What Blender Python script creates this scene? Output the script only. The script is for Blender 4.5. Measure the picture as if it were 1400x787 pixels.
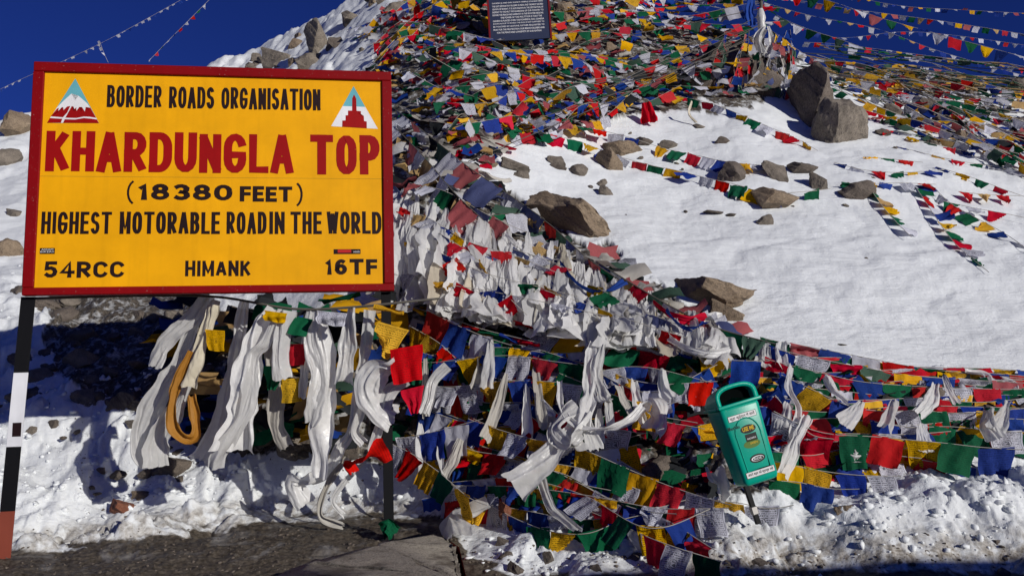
import bpy, bmesh, math, random
import numpy as np
from mathutils import Vector, Matrix, Euler

random.seed(7)
scene = bpy.context.scene
for o in list(bpy.data.objects):
    bpy.data.objects.remove(o)
COL = scene.collection
R = math.radians

# ------------------------------------------------------------------ camera
CAM = np.array([0.0, 0.0, 1.3])
F, PITCH, ROLL = 1100.0, 0.147, -0.021
cp, sp, cr, sr = math.cos(PITCH), math.sin(PITCH), math.cos(ROLL), math.sin(ROLL)
fwd = np.array([0, cp, sp]); up0 = np.array([0, -sp, cp]); rt0 = np.array([1.0, 0, 0])
RT = cr * rt0 + sr * up0
UP = -sr * rt0 + cr * up0
cam = bpy.data.cameras.new('camera')
cam.sensor_width = 36; cam.lens = 36 * F / 1400; cam.clip_end = 6000; cam.clip_start = 0.05
co = bpy.data.objects.new('camera', cam); COL.objects.link(co)
co.matrix_world = Matrix(((RT[0], UP[0], -fwd[0], 0), (RT[1], UP[1], -fwd[1], 0), (RT[2], UP[2], -fwd[2], 1.3), (0, 0, 0, 1)))
scene.camera = co

# ------------------------------------------------------------------ sky, sun, exposure
SUN_AZ, SUN_EL = 43, 16.5        # azimuth measured from straight behind the camera towards the right
world = bpy.data.worlds.new('World'); scene.world = world; world.use_nodes = True
nt = world.node_tree
sky = nt.nodes.new('ShaderNodeTexSky'); sky.sky_type = 'NISHITA'; sky.sun_disc = False
sky.altitude = 3500; sky.air_density = 1.0; sky.dust_density = 0.0; sky.ozone_density = 6.0
sky.sun_elevation = R(SUN_EL); sky.sun_rotation = R(180 - SUN_AZ)
bg = nt.nodes['Background']; bg.inputs['Strength'].default_value = 0.055
hs = nt.nodes.new('ShaderNodeMix'); hs.data_type = 'RGBA'; hs.blend_type = 'MULTIPLY'; hs.inputs[0].default_value = 1; hs.inputs[7].default_value = (0.42, 0.50, 1.25, 1)
nt.links.new(sky.outputs[0], hs.inputs[6]); nt.links.new(hs.outputs[2], bg.inputs[0])
ld = Vector((-math.sin(R(SUN_AZ)) * math.cos(R(SUN_EL)), math.cos(R(SUN_AZ)) * math.cos(R(SUN_EL)), -math.sin(R(SUN_EL))))
sl = bpy.data.lights.new('sun', 'SUN'); sl.energy = 5.0; sl.angle = R(0.53); sl.color = (1, 0.965, 0.91)
so = bpy.data.objects.new('sun', sl); COL.objects.link(so); so.rotation_euler = ld.to_track_quat('-Z', 'Y').to_euler(); so.location = (5, -5, 8)
scene.view_settings.view_transform = 'Standard'; scene.view_settings.look = 'None'
scene.view_settings.exposure = -0.42; scene.view_settings.gamma = 1

# ------------------------------------------------------------------ helpers
def ray(px, py):
    d = fwd + RT * ((px - 700) / F) - UP * ((py - 393.5) / F)
    return d
def at(px, py, Y):
    d = ray(px, py)
    return CAM + d * (Y / d[1])
def to_px(x, y, z):
    v = np.stack([x, y, z - 1.3], -1)
    w = v @ fwd
    w = np.where(w > 0.05, w, 0.05)
    return 700 + F * (v @ RT) / w, 393.5 - F * (v @ UP) / w

def _hash(ix, iy, s):
    h = (ix * 374761393 + iy * 668265263 + s * 974634777) & 0xffffffff
    h = ((h ^ (h >> 13)) * 1274126177) & 0xffffffff
    h = h ^ (h >> 16)
    return (h & 0xffff) / 65535.0 * 2 - 1
def noise(x, y, s=0):
    x = np.asarray(x, float); y = np.asarray(y, float)
    ix = np.floor(x).astype(np.int64); iy = np.floor(y).astype(np.int64)
    fx = x - ix; fy = y - iy
    ux = fx * fx * fx * (fx * (fx * 6 - 15) + 10); uy = fy * fy * fy * (fy * (fy * 6 - 15) + 10)
    a = _hash(ix, iy, s); b = _hash(ix + 1, iy, s); c = _hash(ix, iy + 1, s); d = _hash(ix + 1, iy + 1, s)
    return (a * (1 - ux) + b * ux) * (1 - uy) + (c * (1 - ux) + d * ux) * uy
def fbm(x, y, o=4, s=0, g=0.5):
    t = 0; amp = 1; n = 0
    for k in range(o):
        t = t + amp * noise(x * 2 ** k + 17.3 * k, y * 2 ** k - 9.1 * k, s + k); n += amp; amp *= g
    return t / n

def clumps(x, y, s=0):
    '''rounded lumps: one random blob per cell'''
    ix = np.floor(x).astype(np.int64); iy = np.floor(y).astype(np.int64); out = np.zeros(np.shape(x))
    for dx in (-1, 0, 1):
        for dy in (-1, 0, 1):
            cx, cy = ix + dx, iy + dy
            px_ = cx + .5 + .45 * _hash(cx, cy, s); py_ = cy + .5 + .45 * _hash(cx, cy, s + 1)
            r = .42 + .28 * _hash(cx, cy, s + 2); hgt = .5 + .5 * _hash(cx, cy, s + 3)
            d = ((x - px_) ** 2 + (y - py_) ** 2) / np.maximum(r, .1) ** 2
            out = np.maximum(out, hgt * np.sqrt(np.clip(1 - d, 0, 1)))
    return out
# terrain control: rows of (py, Y) per picture column
COLS = [-260, 0, 200, 350, 470, 530, 620, 760, 840, 900, 1000, 1100, 1250, 1400, 1650]
ROWS = [
 [(787,6.2)]*5+[(787,6.2),(787,6.2),(787,6.1),(787,6.0),(787,6.0),(787,5.9),(787,5.9),(787,5.8),(787,5.8),(787,5.8)],
 [(752,6.8),(752,6.8),(748,6.9),(742,7.0),(738,7.0),(735,7.0),(735,6.9),(755,6.5),(735,6.4),(715,6.4),(715,6.2),(700,6.2),(690,6.2),(680,6.2),(680,6.2)],
 [(738,7.6),(735,7.6),(715,8.0),(700,8.2),(695,8.2),(695,8.1),(705,7.6),(715,7.0),(700,6.95),(688,6.9),(690,6.6),(665,6.75),(652,6.75),(640,6.75),(640,6.8)],
 [(600,8.9),(600,8.9),(605,8.7),(620,8.5),(590,8.4),(580,8.7),(570,8.3),(570,7.7),(572,7.5),(575,7.4),(580,7.1),(580,7.1),(585,7.1),(580,7.1),(580,7.2)],
 [(500,10.2),(500,10.2),(500,9.9),(490,9.5),(440,9.3),(425,9.3),(415,9.0),(435,8.6),(448,8.3),(460,8.1),(480,7.9),(495,7.75),(515,7.7),(522,7.7),(530,7.8)],
 [(340,15.5),(330,15.5),(320,15),(290,14),(270,12),(260,11.3),(250,11),(255,11.8),(260,12),(265,12),(280,11.7),(300,11.3),(320,11),(330,11),(340,11)],
 [(190,24),(165,24),(125,26),(75,27),(5,24),(-40,23),(-70,22),(-60,22),(-20,21.5),(22,20),(35,19),(82,18),(97,18),(130,17),(170,17)],
]
RA, RY, RZ = [], [], []
for row in ROWS:
    A, Y_, Z_ = [], [], []
    for px, (py, Y) in zip(COLS, row):
        p = at(px, py, Y); A.append(p[0] / p[1]); Y_.append(Y); Z_.append(p[2])
    RA.append(A); RY.append(Y_); RZ.append(Z_)
def H0(x, y):
    x = np.asarray(x, float); y = np.asarray(y, float)
    a = x / np.maximum(y, 3.0)
    ys = [np.full_like(a, -1e6), np.full_like(a, 4.0)]; zs = [np.zeros_like(a), np.full_like(a, 0.0)]
    for j in range(len(RA)):
        ys.append(np.interp(a, RA[j], RY[j])); zs.append(np.interp(a, RA[j], RZ[j]))
    ys.append(ys[-1] + 1.5); zs.append(zs[-1] - 0.05)
    ys.append(ys[-1] + 4); zs.append(zs[-1] - 1.2)
    ys.append(ys[-1] + 60); zs.append(zs[-1] - 30)
    ys.append(np.full_like(a, 1e6)); zs.append(zs[-1])
    z = np.zeros_like(a)
    for j in range(len(ys) - 1):
        m = (y >= ys[j]) & (y < ys[j + 1])
        t = (y - ys[j]) / (ys[j + 1] - ys[j])
        z = np.where(m, zs[j] + t * (zs[j + 1] - zs[j]), z)
    return z
def H1(x, y):
    return 0.25 * H0(x, y - 0.22) + 0.5 * H0(x, y) + 0.25 * H0(x, y + 0.22)
def sstep(a, b, v):
    t = np.clip((v - a) / (b - a), 0, 1); return t * t * (3 - 2 * t)
def inpoly(px, py, poly):
    r = np.zeros(np.shape(px), bool); n = len(poly)
    for i in range(n):
        x0, y0 = poly[i]; x1, y1 = poly[(i + 1) % n]
        if y0 == y1: continue
        c = ((y0 > py) != (y1 > py)) & (px < (x1 - x0) * (py - y0) / (y1 - y0) + x0)
        r ^= c
    return r
SOIL_SHADE = [
 [(580,-300),(560,0),(530,40),(520,110),(545,240),(600,330),(700,300),(640,215),(780,175),(900,150),(1060,140),(1090,80),(1000,30),(940,25),(860,10),(800,-300)],
 [(545,240),(545,430),(980,490),(1010,455),(900,400),(830,350),(740,300),(640,240)],
 [(275,445),(250,560),(330,610),(480,620),(620,660),(760,690),(1000,672),(1230,630),(1420,600),(1500,530),(1050,490),(545,420)],
 [(1070,60),(1250,75),(1500,110),(1500,140),(1200,112)],
 [(60,385),(290,385),(300,560),(200,575),(120,540),(60,470)],  # dark ground put where the sign's shadow falls short
]
def soil_shade_mask(x, y, z):
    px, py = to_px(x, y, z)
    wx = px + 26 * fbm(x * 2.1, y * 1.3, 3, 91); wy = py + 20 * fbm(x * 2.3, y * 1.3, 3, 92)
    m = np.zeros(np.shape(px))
    for P_ in SOIL_SHADE: m = np.maximum(m, inpoly(wx, wy, P_).astype(float))
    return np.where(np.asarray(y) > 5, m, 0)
def road_mask(x, y, z):
    px, py = to_px(x, y, z)
    edge = np.interp(px, [-400, 0, 60, 200, 400, 540, 610, 640, 700, 900, 1400, 2000], [754, 750, 748, 732, 708, 703, 708, 760, 784, 784, 776, 772])
    d = (py - edge) / 14 + 0.9 * fbm(x * 3, y * 6, 4, 33)
    return np.where(np.asarray(y) < 5.3, 1.0, sstep(-0.6, 0.9, d))
def H(x, y, fine=False):
    x = np.asarray(x, float); y = np.asarray(y, float)
    z = H1(x, y)
    a = x / np.maximum(y, 3.0)
    inb = sstep(4.0, 6.0, y)
    z = z + inb * sstep(7.5, 13, y) * 0.22 * fbm(x * 0.35, y * 0.35, 3, 5) 
    # rough ridge
    z = z + sstep(15, 18, y) * 0.18 * fbm(x * 1.1, y * 1.1, 4, 6)
    if fine:
        px, py = to_px(x, y, z)
        so_ = soil_shade_mask(x, y, z); rd = road_mask(x, y, z)
        left = sstep(330, 200, px)
        upl = sstep(560, 450, px) * sstep(130, 100, py)
        bank = np.maximum(sstep(640, 760, px) * sstep(7.6, 6.9, y), 1.3 * sstep(420, 280, px) * sstep(17, 11, y)) * inb * (1 - rd * 0.8)
        bank = np.maximum(bank, sstep(300, 360, px) * sstep(700, 640, px) * sstep(9.0, 8.0, y) * 0.35 * (1 - rd))
        wx = x + .12 * fbm(x * 4, y * 4, 4, 12); wy = y + .12 * fbm(x * 4, y * 4, 4, 13)
        env = sstep(-.35, .35, fbm(x * 1.1, y * 1.1, 3, 14))
        z = z + bank * (0.16 * fbm(x * 1.5, y * 1.5, 3, 11) + .02 * fbm(x * 9, y * 9, 4, 18, .55)
                        + env * (.085 * clumps(wx * 4.2, wy * 3.4, 15) + .035 * clumps(wx * 9.5, wy * 8.5, 25)) + .014 * clumps(wx * 22, wy * 22, 35))
        # wind ripples on open snow
        open_ = (1 - so_) * (1 - rd) * inb * sstep(7.6, 8.6, y)
        z = z + open_ * (0.07 * np.abs(fbm(x * .9 + y * 0.8, y * 2.2 - x * 1.0, 5, 41)) + 0.06 * fbm(x * .7, y * .9, 3, 46) + 0.009 * fbm(x * 5, y * 10, 5, 44, .65))
        z = z + so_ * inb * (0.09 * fbm(x * 3, y * 3, 4, 51, 0.6))
        z = z + upl * 0.35 * np.abs(fbm(x * 1.5, y * 1.5, 4, 61)) * sstep(14, 18, y)
        rr = rd * sstep(5.2, 6.0, y)
        z = z + rr * (0.03 * fbm(x * 3, y * 9, 5, 71, 0.6) + 0.012 * fbm(x * 22, y * 22, 2, 72))
    return z
_YS = np.arange(4.5, 34, 0.03)
def hit(px, py, off=0.0):
    d = ray(px, py); s = _YS / d[1]
    x = d[0] * s; z = 1.3 + d[2] * s
    hz = H(x, _YS)
    k = np.argmax(z < hz + 0.0)
    if not (z < hz).any(): k = len(_YS) - 1 if d[2] < 0 else int(np.argmin(z - hz))
    Y = _YS[k]
    p = CAM + d * ((Y - off) / d[1])
    return Vector(p)
def ground(x, y):
    return float(H(np.array([x]), np.array([y]), True)[0])

def new_mesh(name, verts, faces, uvs=None, smooth=True):
    me = bpy.data.meshes.new(name)
    verts = np.asarray(verts, np.float32); faces = np.asarray(faces, np.int32)
    k = faces.shape[1]
    me.vertices.add(len(verts)); me.vertices.foreach_set('co', verts.ravel())
    me.loops.add(faces.size); me.loops.foreach_set('vertex_index', faces.ravel())
    me.polygons.add(len(faces)); me.polygons.foreach_set('loop_start', np.arange(0, faces.size, k, dtype=np.int32))
    try: me.polygons.foreach_set('loop_total', np.full(len(faces), k, np.int32))
    except Exception: pass
    if uvs is not None:
        ul = me.uv_layers.new(name='UVMap'); ul.data.foreach_set('uv', np.asarray(uvs, np.float32)[faces.ravel()].ravel())
    me.update(calc_edges=True)
    if smooth: me.polygons.foreach_set('use_smooth', np.ones(len(faces), bool))
    return me
def grid_faces(nu, nv):
    i = np.arange(nv)[:, None] * (nu + 1) + np.arange(nu)[None, :]
    i = i.ravel()
    return np.stack([i, i + nu + 1, i + nu + 2, i + 1], 1)
def link(name, me, mat=None, parent=None, loc=None):
    o = bpy.data.objects.new(name, me); COL.objects.link(o)
    if mat is not None and me is not None and len(me.materials) == 0: me.materials.append(mat)
    if parent is not None: o.parent = parent
    if loc is not None: o.location = loc
    return o
def tag(o, label=None, cat=None, group=None, kind=None):
    if label: o['label'] = label
    if cat: o['category'] = cat
    if group: o['group'] = group
    if kind: o['kind'] = kind
    return o
def empty(name, loc, label, cat, group=None):
    o = bpy.data.objects.new(name, None); COL.objects.link(o); o.location = loc; o.empty_display_size = 0.1
    return tag(o, label, cat, group)
def bm_mesh(name, bm, smooth=False):
    me = bpy.data.meshes.new(name); bm.normal_update(); bm.to_mesh(me); bm.free()
    if smooth: me.polygons.foreach_set('use_smooth', np.ones(len(me.polygons), bool))
    return me
def box_bm(x0, x1, y0, y1, z0, z1, bm=None, bevel=0.0, seg=2):
    own = bmesh.new()
    r = bmesh.ops.create_cube(own, size=1)
    for v in own.verts:
        v.co = Vector((x0 + (v.co.x + .5) * (x1 - x0), y0 + (v.co.y + .5) * (y1 - y0), z0 + (v.co.z + .5) * (z1 - z0)))
    if bevel: bmesh.ops.bevel(own, geom=list(own.edges), offset=bevel, segments=seg, affect='EDGES', profile=0.6)
    if bm is None: return own
    t = bpy.data.meshes.new('tmp'); own.to_mesh(t); own.free(); bm.from_mesh(t); bpy.data.meshes.remove(t)
    return bm
def tube(pts, r, n=5, name='rope', radii=None):
    pts = [np.array(p, float) for p in pts]
    V, UVs = [], []
    m = len(pts)
    for i, p in enumerate(pts):
        t = pts[min(i + 1, m - 1)] - pts[max(i - 1, 0)]; t = t / (np.linalg.norm(t) + 1e-9)
        ref = np.array([0, 0, 1.0]) if abs(t[2]) < .9 else np.array([1.0, 0, 0])
        a = np.cross(t, ref); a /= np.linalg.norm(a); b = np.cross(t, a)
        rr = radii[i] if radii is not None else r
        for k in range(n + 1):
            an = 2 * math.pi * k / n
            V.append(p + rr * (a * math.cos(an) + b * math.sin(an))); UVs.append((k / n, i / 3))
    return new_mesh(name, V, grid_faces(n, m - 1), UVs)
def smooth_path(pts, n):
    """Catmull-Rom resample by arc length"""
    P = [np.array(p, float) for p in pts]
    P = [2 * P[0] - P[1]] + P + [2 * P[-1] - P[-2]]
    out = []
    for i in range(1, len(P) - 2):
        for t in np.linspace(0, 1, 12, endpoint=False):
            a, b, c, d = P[i - 1], P[i], P[i + 1], P[i + 2]
            out.append(0.5 * ((2 * b) + (c - a) * t + (2 * a - 5 * b + 4 * c - d) * t * t + (3 * b - a - 3 * c + d) * t ** 3))
    out.append(P[-2]); out = np.array(out)
    s = np.concatenate([[0], np.cumsum(np.linalg.norm(np.diff(out, axis=0), axis=1))])
    q = np.linspace(0, s[-1], n)
    return np.stack([np.interp(q, s, out[:, k]) for k in range(3)], 1), s[-1]

# ------------------------------------------------------------------ materials
class NT:
    def __init__(s, name):
        s.m = bpy.data.materials.new(name); s.m.use_nodes = True; s.t = s.m.node_tree
        s.b = s.t.nodes['Principled BSDF']; s.out = s.t.nodes['Material Output']
    def n(s, typ, **kw):
        nd = s.t.nodes.new('ShaderNode' + typ)
        for k, v in kw.items():
            if k[0] == '_': setattr(nd, k[1:], v)
            else: nd.inputs[k.replace('__', ' ')].default_value = v
        return nd
    def l(s, a, b): s.t.links.new(a, b)
    def math(s, op, a, b=None, clamp=False):
        nd = s.t.nodes.new('ShaderNodeMath'); nd.operation = op; nd.use_clamp = clamp
        for i, v in enumerate((a, b)):
            if v is None: continue
            if isinstance(v, (int, float)): nd.inputs[i].default_value = v
            else: s.l(v, nd.inputs[i])
        return nd.outputs[0]
    def mix(s, f, a, b, typ='MIX'):
        nd = s.t.nodes.new('ShaderNodeMix'); nd.data_type = 'RGBA'; nd.blend_type = typ
        for sock, v in ((nd.inputs[0], f), (nd.inputs[6], a), (nd.inputs[7], b)):
            if isinstance(v, (int, float)): sock.default_value = v
            elif isinstance(v, tuple): sock.default_value = (*v, 1) if len(v) == 3 else v
            else: s.l(v, sock)
        return nd.outputs[2]
    def ramp(s, f, stops):
        nd = s.t.nodes.new('ShaderNodeValToRGB'); e = nd.color_ramp.elements
        while len(e) < len(stops): e.new(0.5)
        for el, (p, c) in zip(e, stops): el.position = p; el.color = (*c, 1) if not isinstance(c, (int, float)) else (c, c, c, 1)
        s.l(f, nd.inputs[0]); return nd.outputs[0]
    def tex(s, scale, detail=4, rough=0.55, vec='Object', dist=0):
        tc = s.t.nodes.new('ShaderNodeTexCoord'); nd = s.n('TexNoise', Scale=scale, Detail=detail, Roughness=rough, Distortion=dist)
        s.l(tc.outputs[vec], nd.inputs['Vector']); return nd.outputs[0]
    def bump(s, h, strength, dist=0.01):
        nd = s.n('Bump', Strength=strength, Distance=dist); s.l(h, nd.inputs['Height']); s.l(nd.outputs[0], s.b.inputs['Normal']); return nd

def simple(name, col, rough=0.6, var=0.12, scale=12, metallic=0, bump=0.15, spec=0.4):
    m = NT(name)
    n = m.tex(scale, 5)
    c = m.mix(m.ramp(n, [(0.3, 0.0), (0.7, 1.0)]), tuple(v * (1 - var) for v in col), tuple(min(1, v * (1 + var)) for v in col))
    m.l(c, m.b.inputs['Base Color']); m.b.inputs['Roughness'].default_value = rough; m.b.inputs['Metallic'].default_value = metallic
    m.b.inputs['Specular IOR Level'].default_value = spec
    if bump: m.bump(n, bump, 0.004)
    return m.m

# ground: snow + dirt + soil by vertex masks
def ground_mat():
    m = NT('snow and mud')
    at_ = lambda nm: (lambda nd: (setattr(nd, 'attribute_name', nm), nd.outputs['Fac'])[1])(m.t.nodes.new('ShaderNodeAttribute'))
    road, soil_shade, dirty = at_('road'), at_('soil_shade'), at_('dirty')
    n1 = m.tex(3.0, 6); n2 = m.tex(28, 6, 0.65); n3 = m.tex(120, 3, 0.7); n4 = m.tex(9, 5, 0.6, dist=0.5)
    snow = m.mix(m.ramp(n1, [(0.35, 0.), (0.65, 1.)]), (0.70, 0.72, 0.725), (0.78, 0.80, 0.80))
    slush = m.mix(m.ramp(n2, [(0.38, 0.), (0.62, 1.)]), (0.16, 0.13, 0.095), (0.50, 0.47, 0.42))
    dm = m.math('MULTIPLY', dirty, m.ramp(n4, [(0.36, 0.), (0.56, 1.)]))
    snow = m.mix(dm, snow, slush)
    mud = m.mix(m.ramp(n2, [(0.35, 0.), (0.68, 1.)]), (0.034, 0.026, 0.018), (0.135, 0.112, 0.085))
    ice = m.ramp(m.tex(1.7, 6, 0.6, dist=1.2), [(0.56, 0.0), (0.70, 0.75)])
    mud = m.mix(ice, mud, (0.26, 0.25, 0.24))
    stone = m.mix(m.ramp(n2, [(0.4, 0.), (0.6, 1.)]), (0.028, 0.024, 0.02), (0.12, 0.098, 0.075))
    c = m.mix(m.math('MULTIPLY', soil_shade, m.ramp(n4, [(0.3, 0.35), (0.5, 1.0)])), snow, stone)
    rf = m.math('MULTIPLY', m.math('SUBTRACT', m.math('ADD', road, n4), 0.72), 3.2, True)
    c = m.mix(rf, c, mud)
    m.l(c, m.b.inputs['Base Color'])
    ro = m.math('SUBTRACT', 0.75, m.math('MULTIPLY', rf, 0.22)); m.l(ro, m.b.inputs['Roughness'])
    m.b.inputs['Specular IOR Level'].default_value = 0.35
    m.b.inputs['Subsurface Weight'].default_value = 0.0
    h = m.math('ADD', m.math('MULTIPLY', n2, 0.6), m.math('MULTIPLY', n3, 0.25))
    tc = m.t.nodes.new('ShaderNodeTexCoord'); mp = m.n('Mapping'); mp.inputs['Scale'].default_value = (2.2, 7.0, 5.0); mp.inputs['Rotation'].default_value = (0, 0, 0.5)
    m.l(tc.outputs['Object'], mp.inputs[0]); wr = m.n('TexNoise', Scale=1.0, Detail=7.0, Roughness=0.62, Distortion=0.8); m.l(mp.outputs[0], wr.inputs['Vector'])
    h = m.math('ADD', m.math('MULTIPLY', h, 0.5), m.math('MULTIPLY', wr.outputs[0], 1.1))
    m.bump(h, 0.6, 0.045)
    return m.m
MG = ground_mat()

def rock_mat(name, a, b, dark):
    m = NT(name)
    n1 = m.tex(2.5, 6, 0.65); n2 = m.tex(45, 4, 0.75); n3 = m.tex(9, 5, 0.6)
    c = m.mix(m.ramp(n1, [(0.35, 0.), (0.65, 1.)]), a, b)
    c = m.mix(m.ramp(n2, [(0.52, 0.), (0.62, 0.75)]), c, dark)
    c = m.mix(m.ramp(n2, [(0.30, 0.6), (0.42, 0.)]), c, tuple(min(1, v * 1.7) for v in b))
    m.l(c, m.b.inputs['Base Color']); m.b.inputs['Roughness'].default_value = 0.85
    m.bump(m.math('ADD', n3, m.math('MULTIPLY', n2, 0.4)), 0.7, 0.05)
    return m.m
ROCKM = [rock_mat('tan granite', (0.17, 0.12, 0.075), (0.30, 0.225, 0.15), (0.07, 0.055, 0.04)),
         rock_mat('grey granite', (0.13, 0.108, 0.085), (0.25, 0.21, 0.165), (0.06, 0.05, 0.042)),
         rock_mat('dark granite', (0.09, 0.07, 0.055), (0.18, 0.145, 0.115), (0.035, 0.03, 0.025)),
         rock_mat('rust red stone', (0.20, 0.06, 0.03), (0.28, 0.11, 0.06), (0.08, 0.035, 0.02))]

def cloth_mat(name, col, printed=0.5, trans=0.3, fade=0.0, ink=None, rough=0.75, sheen=0.0, sheer=0.0):
    m = NT(name)
    g = sum(col) / 3
    col = tuple(v * (1 - fade) + (g * 0.6 + 0.12) * fade for v in col)
    oi = m.t.nodes.new('ShaderNodeObjectInfo'); uv = m.t.nodes.new('ShaderNodeUVMap')
    hsv = m.n('HueSaturation'); hsv.inputs['Color'].default_value = (*col, 1)
    m.l(m.math('ADD', m.math('MULTIPLY', oi.outputs['Random'], 0.36), 0.72), hsv.inputs['Value'])
    m.l(m.math('ADD', m.math('MULTIPLY', m.math('FRACT', m.math('MULTIPLY', oi.outputs['Random'], 17.3)), 0.012), 0.490), hsv.inputs['Hue'])
    m.l(m.math('ADD', m.math('MULTIPLY', m.math('FRACT', m.math('MULTIPLY', oi.outputs['Random'], 53.1)), 0.07), 0.97), hsv.inputs['Saturation'])
    base = hsv.outputs[0]
    nz = m.n('TexNoise', Scale=6.0, Detail=4.0); m.l(uv.outputs[0], nz.inputs['Vector'])
    base = m.mix(m.ramp(nz.outputs[0], [(0.3, 0.22), (0.6, 0.0)]), base, tuple(v * 0.55 for v in col))
    if printed:
        sep = m.t.nodes.new('ShaderNodeSeparateXYZ'); m.l(uv.outputs[0], sep.inputs[0])
        u, v = sep.outputs[0], sep.outputs[1]
        rows = m.math('FRACT', m.math('MULTIPLY', v, 15.0))
        rowm = m.math('MULTIPLY', m.math('GREATER_THAN', rows, 0.28), m.math('LESS_THAN', rows, 0.80))
        mp = m.n('Mapping'); mp.inputs['Scale'].default_value = (46, 20, 1); m.l(uv.outputs[0], mp.inputs[0])
        add = m.n('VectorMath', _operation='ADD'); m.l(mp.outputs[0], add.inputs[0]); m.l(oi.outputs['Random'], add.inputs[1])
        ns = m.n('TexNoise', Scale=1.0, Detail=2.0); m.l(add.outputs[0], ns.inputs['Vector'])
        txt = m.math('MULTIPLY', rowm, m.math('GREATER_THAN', ns.outputs[0], 0.49))
        uc = m.math('ABSOLUTE', m.math('SUBTRACT', u, 0.5)); vc = m.math('ABSOLUTE', m.math('SUBTRACT', v, 0.5))
        inside = m.math('LESS_THAN', m.math('MAXIMUM', uc, vc), 0.42)
        mx = m.math('MAXIMUM', uc, vc)
        border = m.math('MULTIPLY', m.math('GREATER_THAN', mx, 0.435), m.math('LESS_THAN', mx, 0.452))
        rad = m.math('SQRT', m.math('ADD', m.math('MULTIPLY', uc, uc), m.math('MULTIPLY', vc, vc)))
        hole = m.math('GREATER_THAN', rad, 0.155)
        txt = m.math('MULTIPLY', m.math('MULTIPLY', txt, inside), hole)
        ring = m.math('MULTIPLY', m.math('GREATER_THAN', rad, 0.115), m.math('LESS_THAN', rad, 0.14))
        n3 = m.n('TexNoise', Scale=14.0, Detail=2.0); m.l(uv.outputs[0], n3.inputs['Vector'])
        motif = m.math('MULTIPLY', m.math('LESS_THAN', rad, 0.10), m.math('GREATER_THAN', n3.outputs[0], 0.5))
        inkm = m.math('MAXIMUM', m.math('MAXIMUM', txt, border), m.math('MAXIMUM', ring, motif))
        wear = m.ramp(nz.outputs[0], [(0.35, 0.5), (0.55, 1.0)])
        # only some flags are printed on the side that shows
        vis = m.math('MULTIPLY', m.math('GREATER_THAN', m.math('FRACT', m.math('MULTIPLY', oi.outputs['Random'], 7.7)), 0.25), printed)
        base = m.mix(m.math('MULTIPLY', m.math('MULTIPLY', inkm, wear), vis), base, ink or tuple(v * 0.12 + 0.005 for v in col))
    m.l(base, m.b.inputs['Base Color']); m.b.inputs['Roughness'].default_value = rough
    m.b.inputs['Specular IOR Level'].default_value = 0.08 if sheen == 0 else 0.5
    if sheen: m.b.inputs['Sheen Weight'].default_value = 0.0
    wv = m.n('TexNoise', Scale=5.0, Detail=5.0, Distortion=1.0); m.l(uv.outputs[0], wv.inputs['Vector'])
    bp = m.bump(wv.outputs[0], 0.5, 0.012)
    tr = m.n('BsdfTranslucent'); m.l(base, tr.inputs['Color']); m.l(bp.outputs[0], tr.inputs['Normal'])
    ms = m.n('MixShader', Fac=trans); m.l(m.b.outputs[0], ms.inputs[1]); m.l(tr.outputs[0], ms.inputs[2])
    if sheer:
        tp = m.t.nodes.new('ShaderNodeBsdfTransparent'); m2 = m.n('MixShader', Fac=sheer); m.l(ms.outputs[0], m2.inputs[1]); m.l(tp.outputs[0], m2.inputs[2]); m.l(m2.outputs[0], m.out.inputs[0])
    else: m.l(ms.outputs[0], m.out.inputs[0])
    return m.m
PAL = {'R': (0.62, 0.018, 0.016), 'B': (0.020, 0.048, 0.30), 'G': (0.008, 0.12, 0.055), 'Y': (0.78, 0.44, 0.018), 'W': (0.70, 0.70, 0.78)}
PR = {'R': 0.45, 'B': 0.5, 'G': 0.5, 'Y': 0.9, 'W': 0.95}
CM = {}
for k_, c_ in PAL.items():
    CM[k_] = cloth_mat({'R': 'red', 'B': 'blue', 'G': 'green', 'Y': 'yellow', 'W': 'white'}[k_] + ' cotton', c_, PR[k_], 0.22 if k_ != 'W' else 0.3, ink=(0.03, 0.03, 0.05) if k_ == 'W' else None)
    CM[k_.lower()] = cloth_mat('faded ' + CM[k_].name, c_, PR[k_] * 0.6, 0.3, fade=0.42 if k_ != 'W' else 0.3)
CM['k'] = simple('dark shade cloth', (0.022, 0.024, 0.026), 0.95, spec=0.05)  # near black, stands in for shade in hollows and gaps
SILK = cloth_mat('white silk', (0.88, 0.87, 0.84), 0, 0.34, rough=0.32, sheen=0.3, sheer=0.08)
SILKY = cloth_mat('cream silk', (0.70, 0.63, 0.48), 0, 0.25, rough=0.38, sheen=0.3)
SILKG = cloth_mat('golden silk', (0.52, 0.23, 0.02), 0, 0.35, rough=0.65, sheen=0.3)
SILKD = cloth_mat('dusty silk', (0.52, 0.49, 0.43), 0, 0.25, rough=0.55, sheen=0.3)
ROPE = simple('pale cord', (0.45, 0.42, 0.36), 0.9)
ROPED = simple('dark cord', (0.10, 0.09, 0.075), 0.9)

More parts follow.
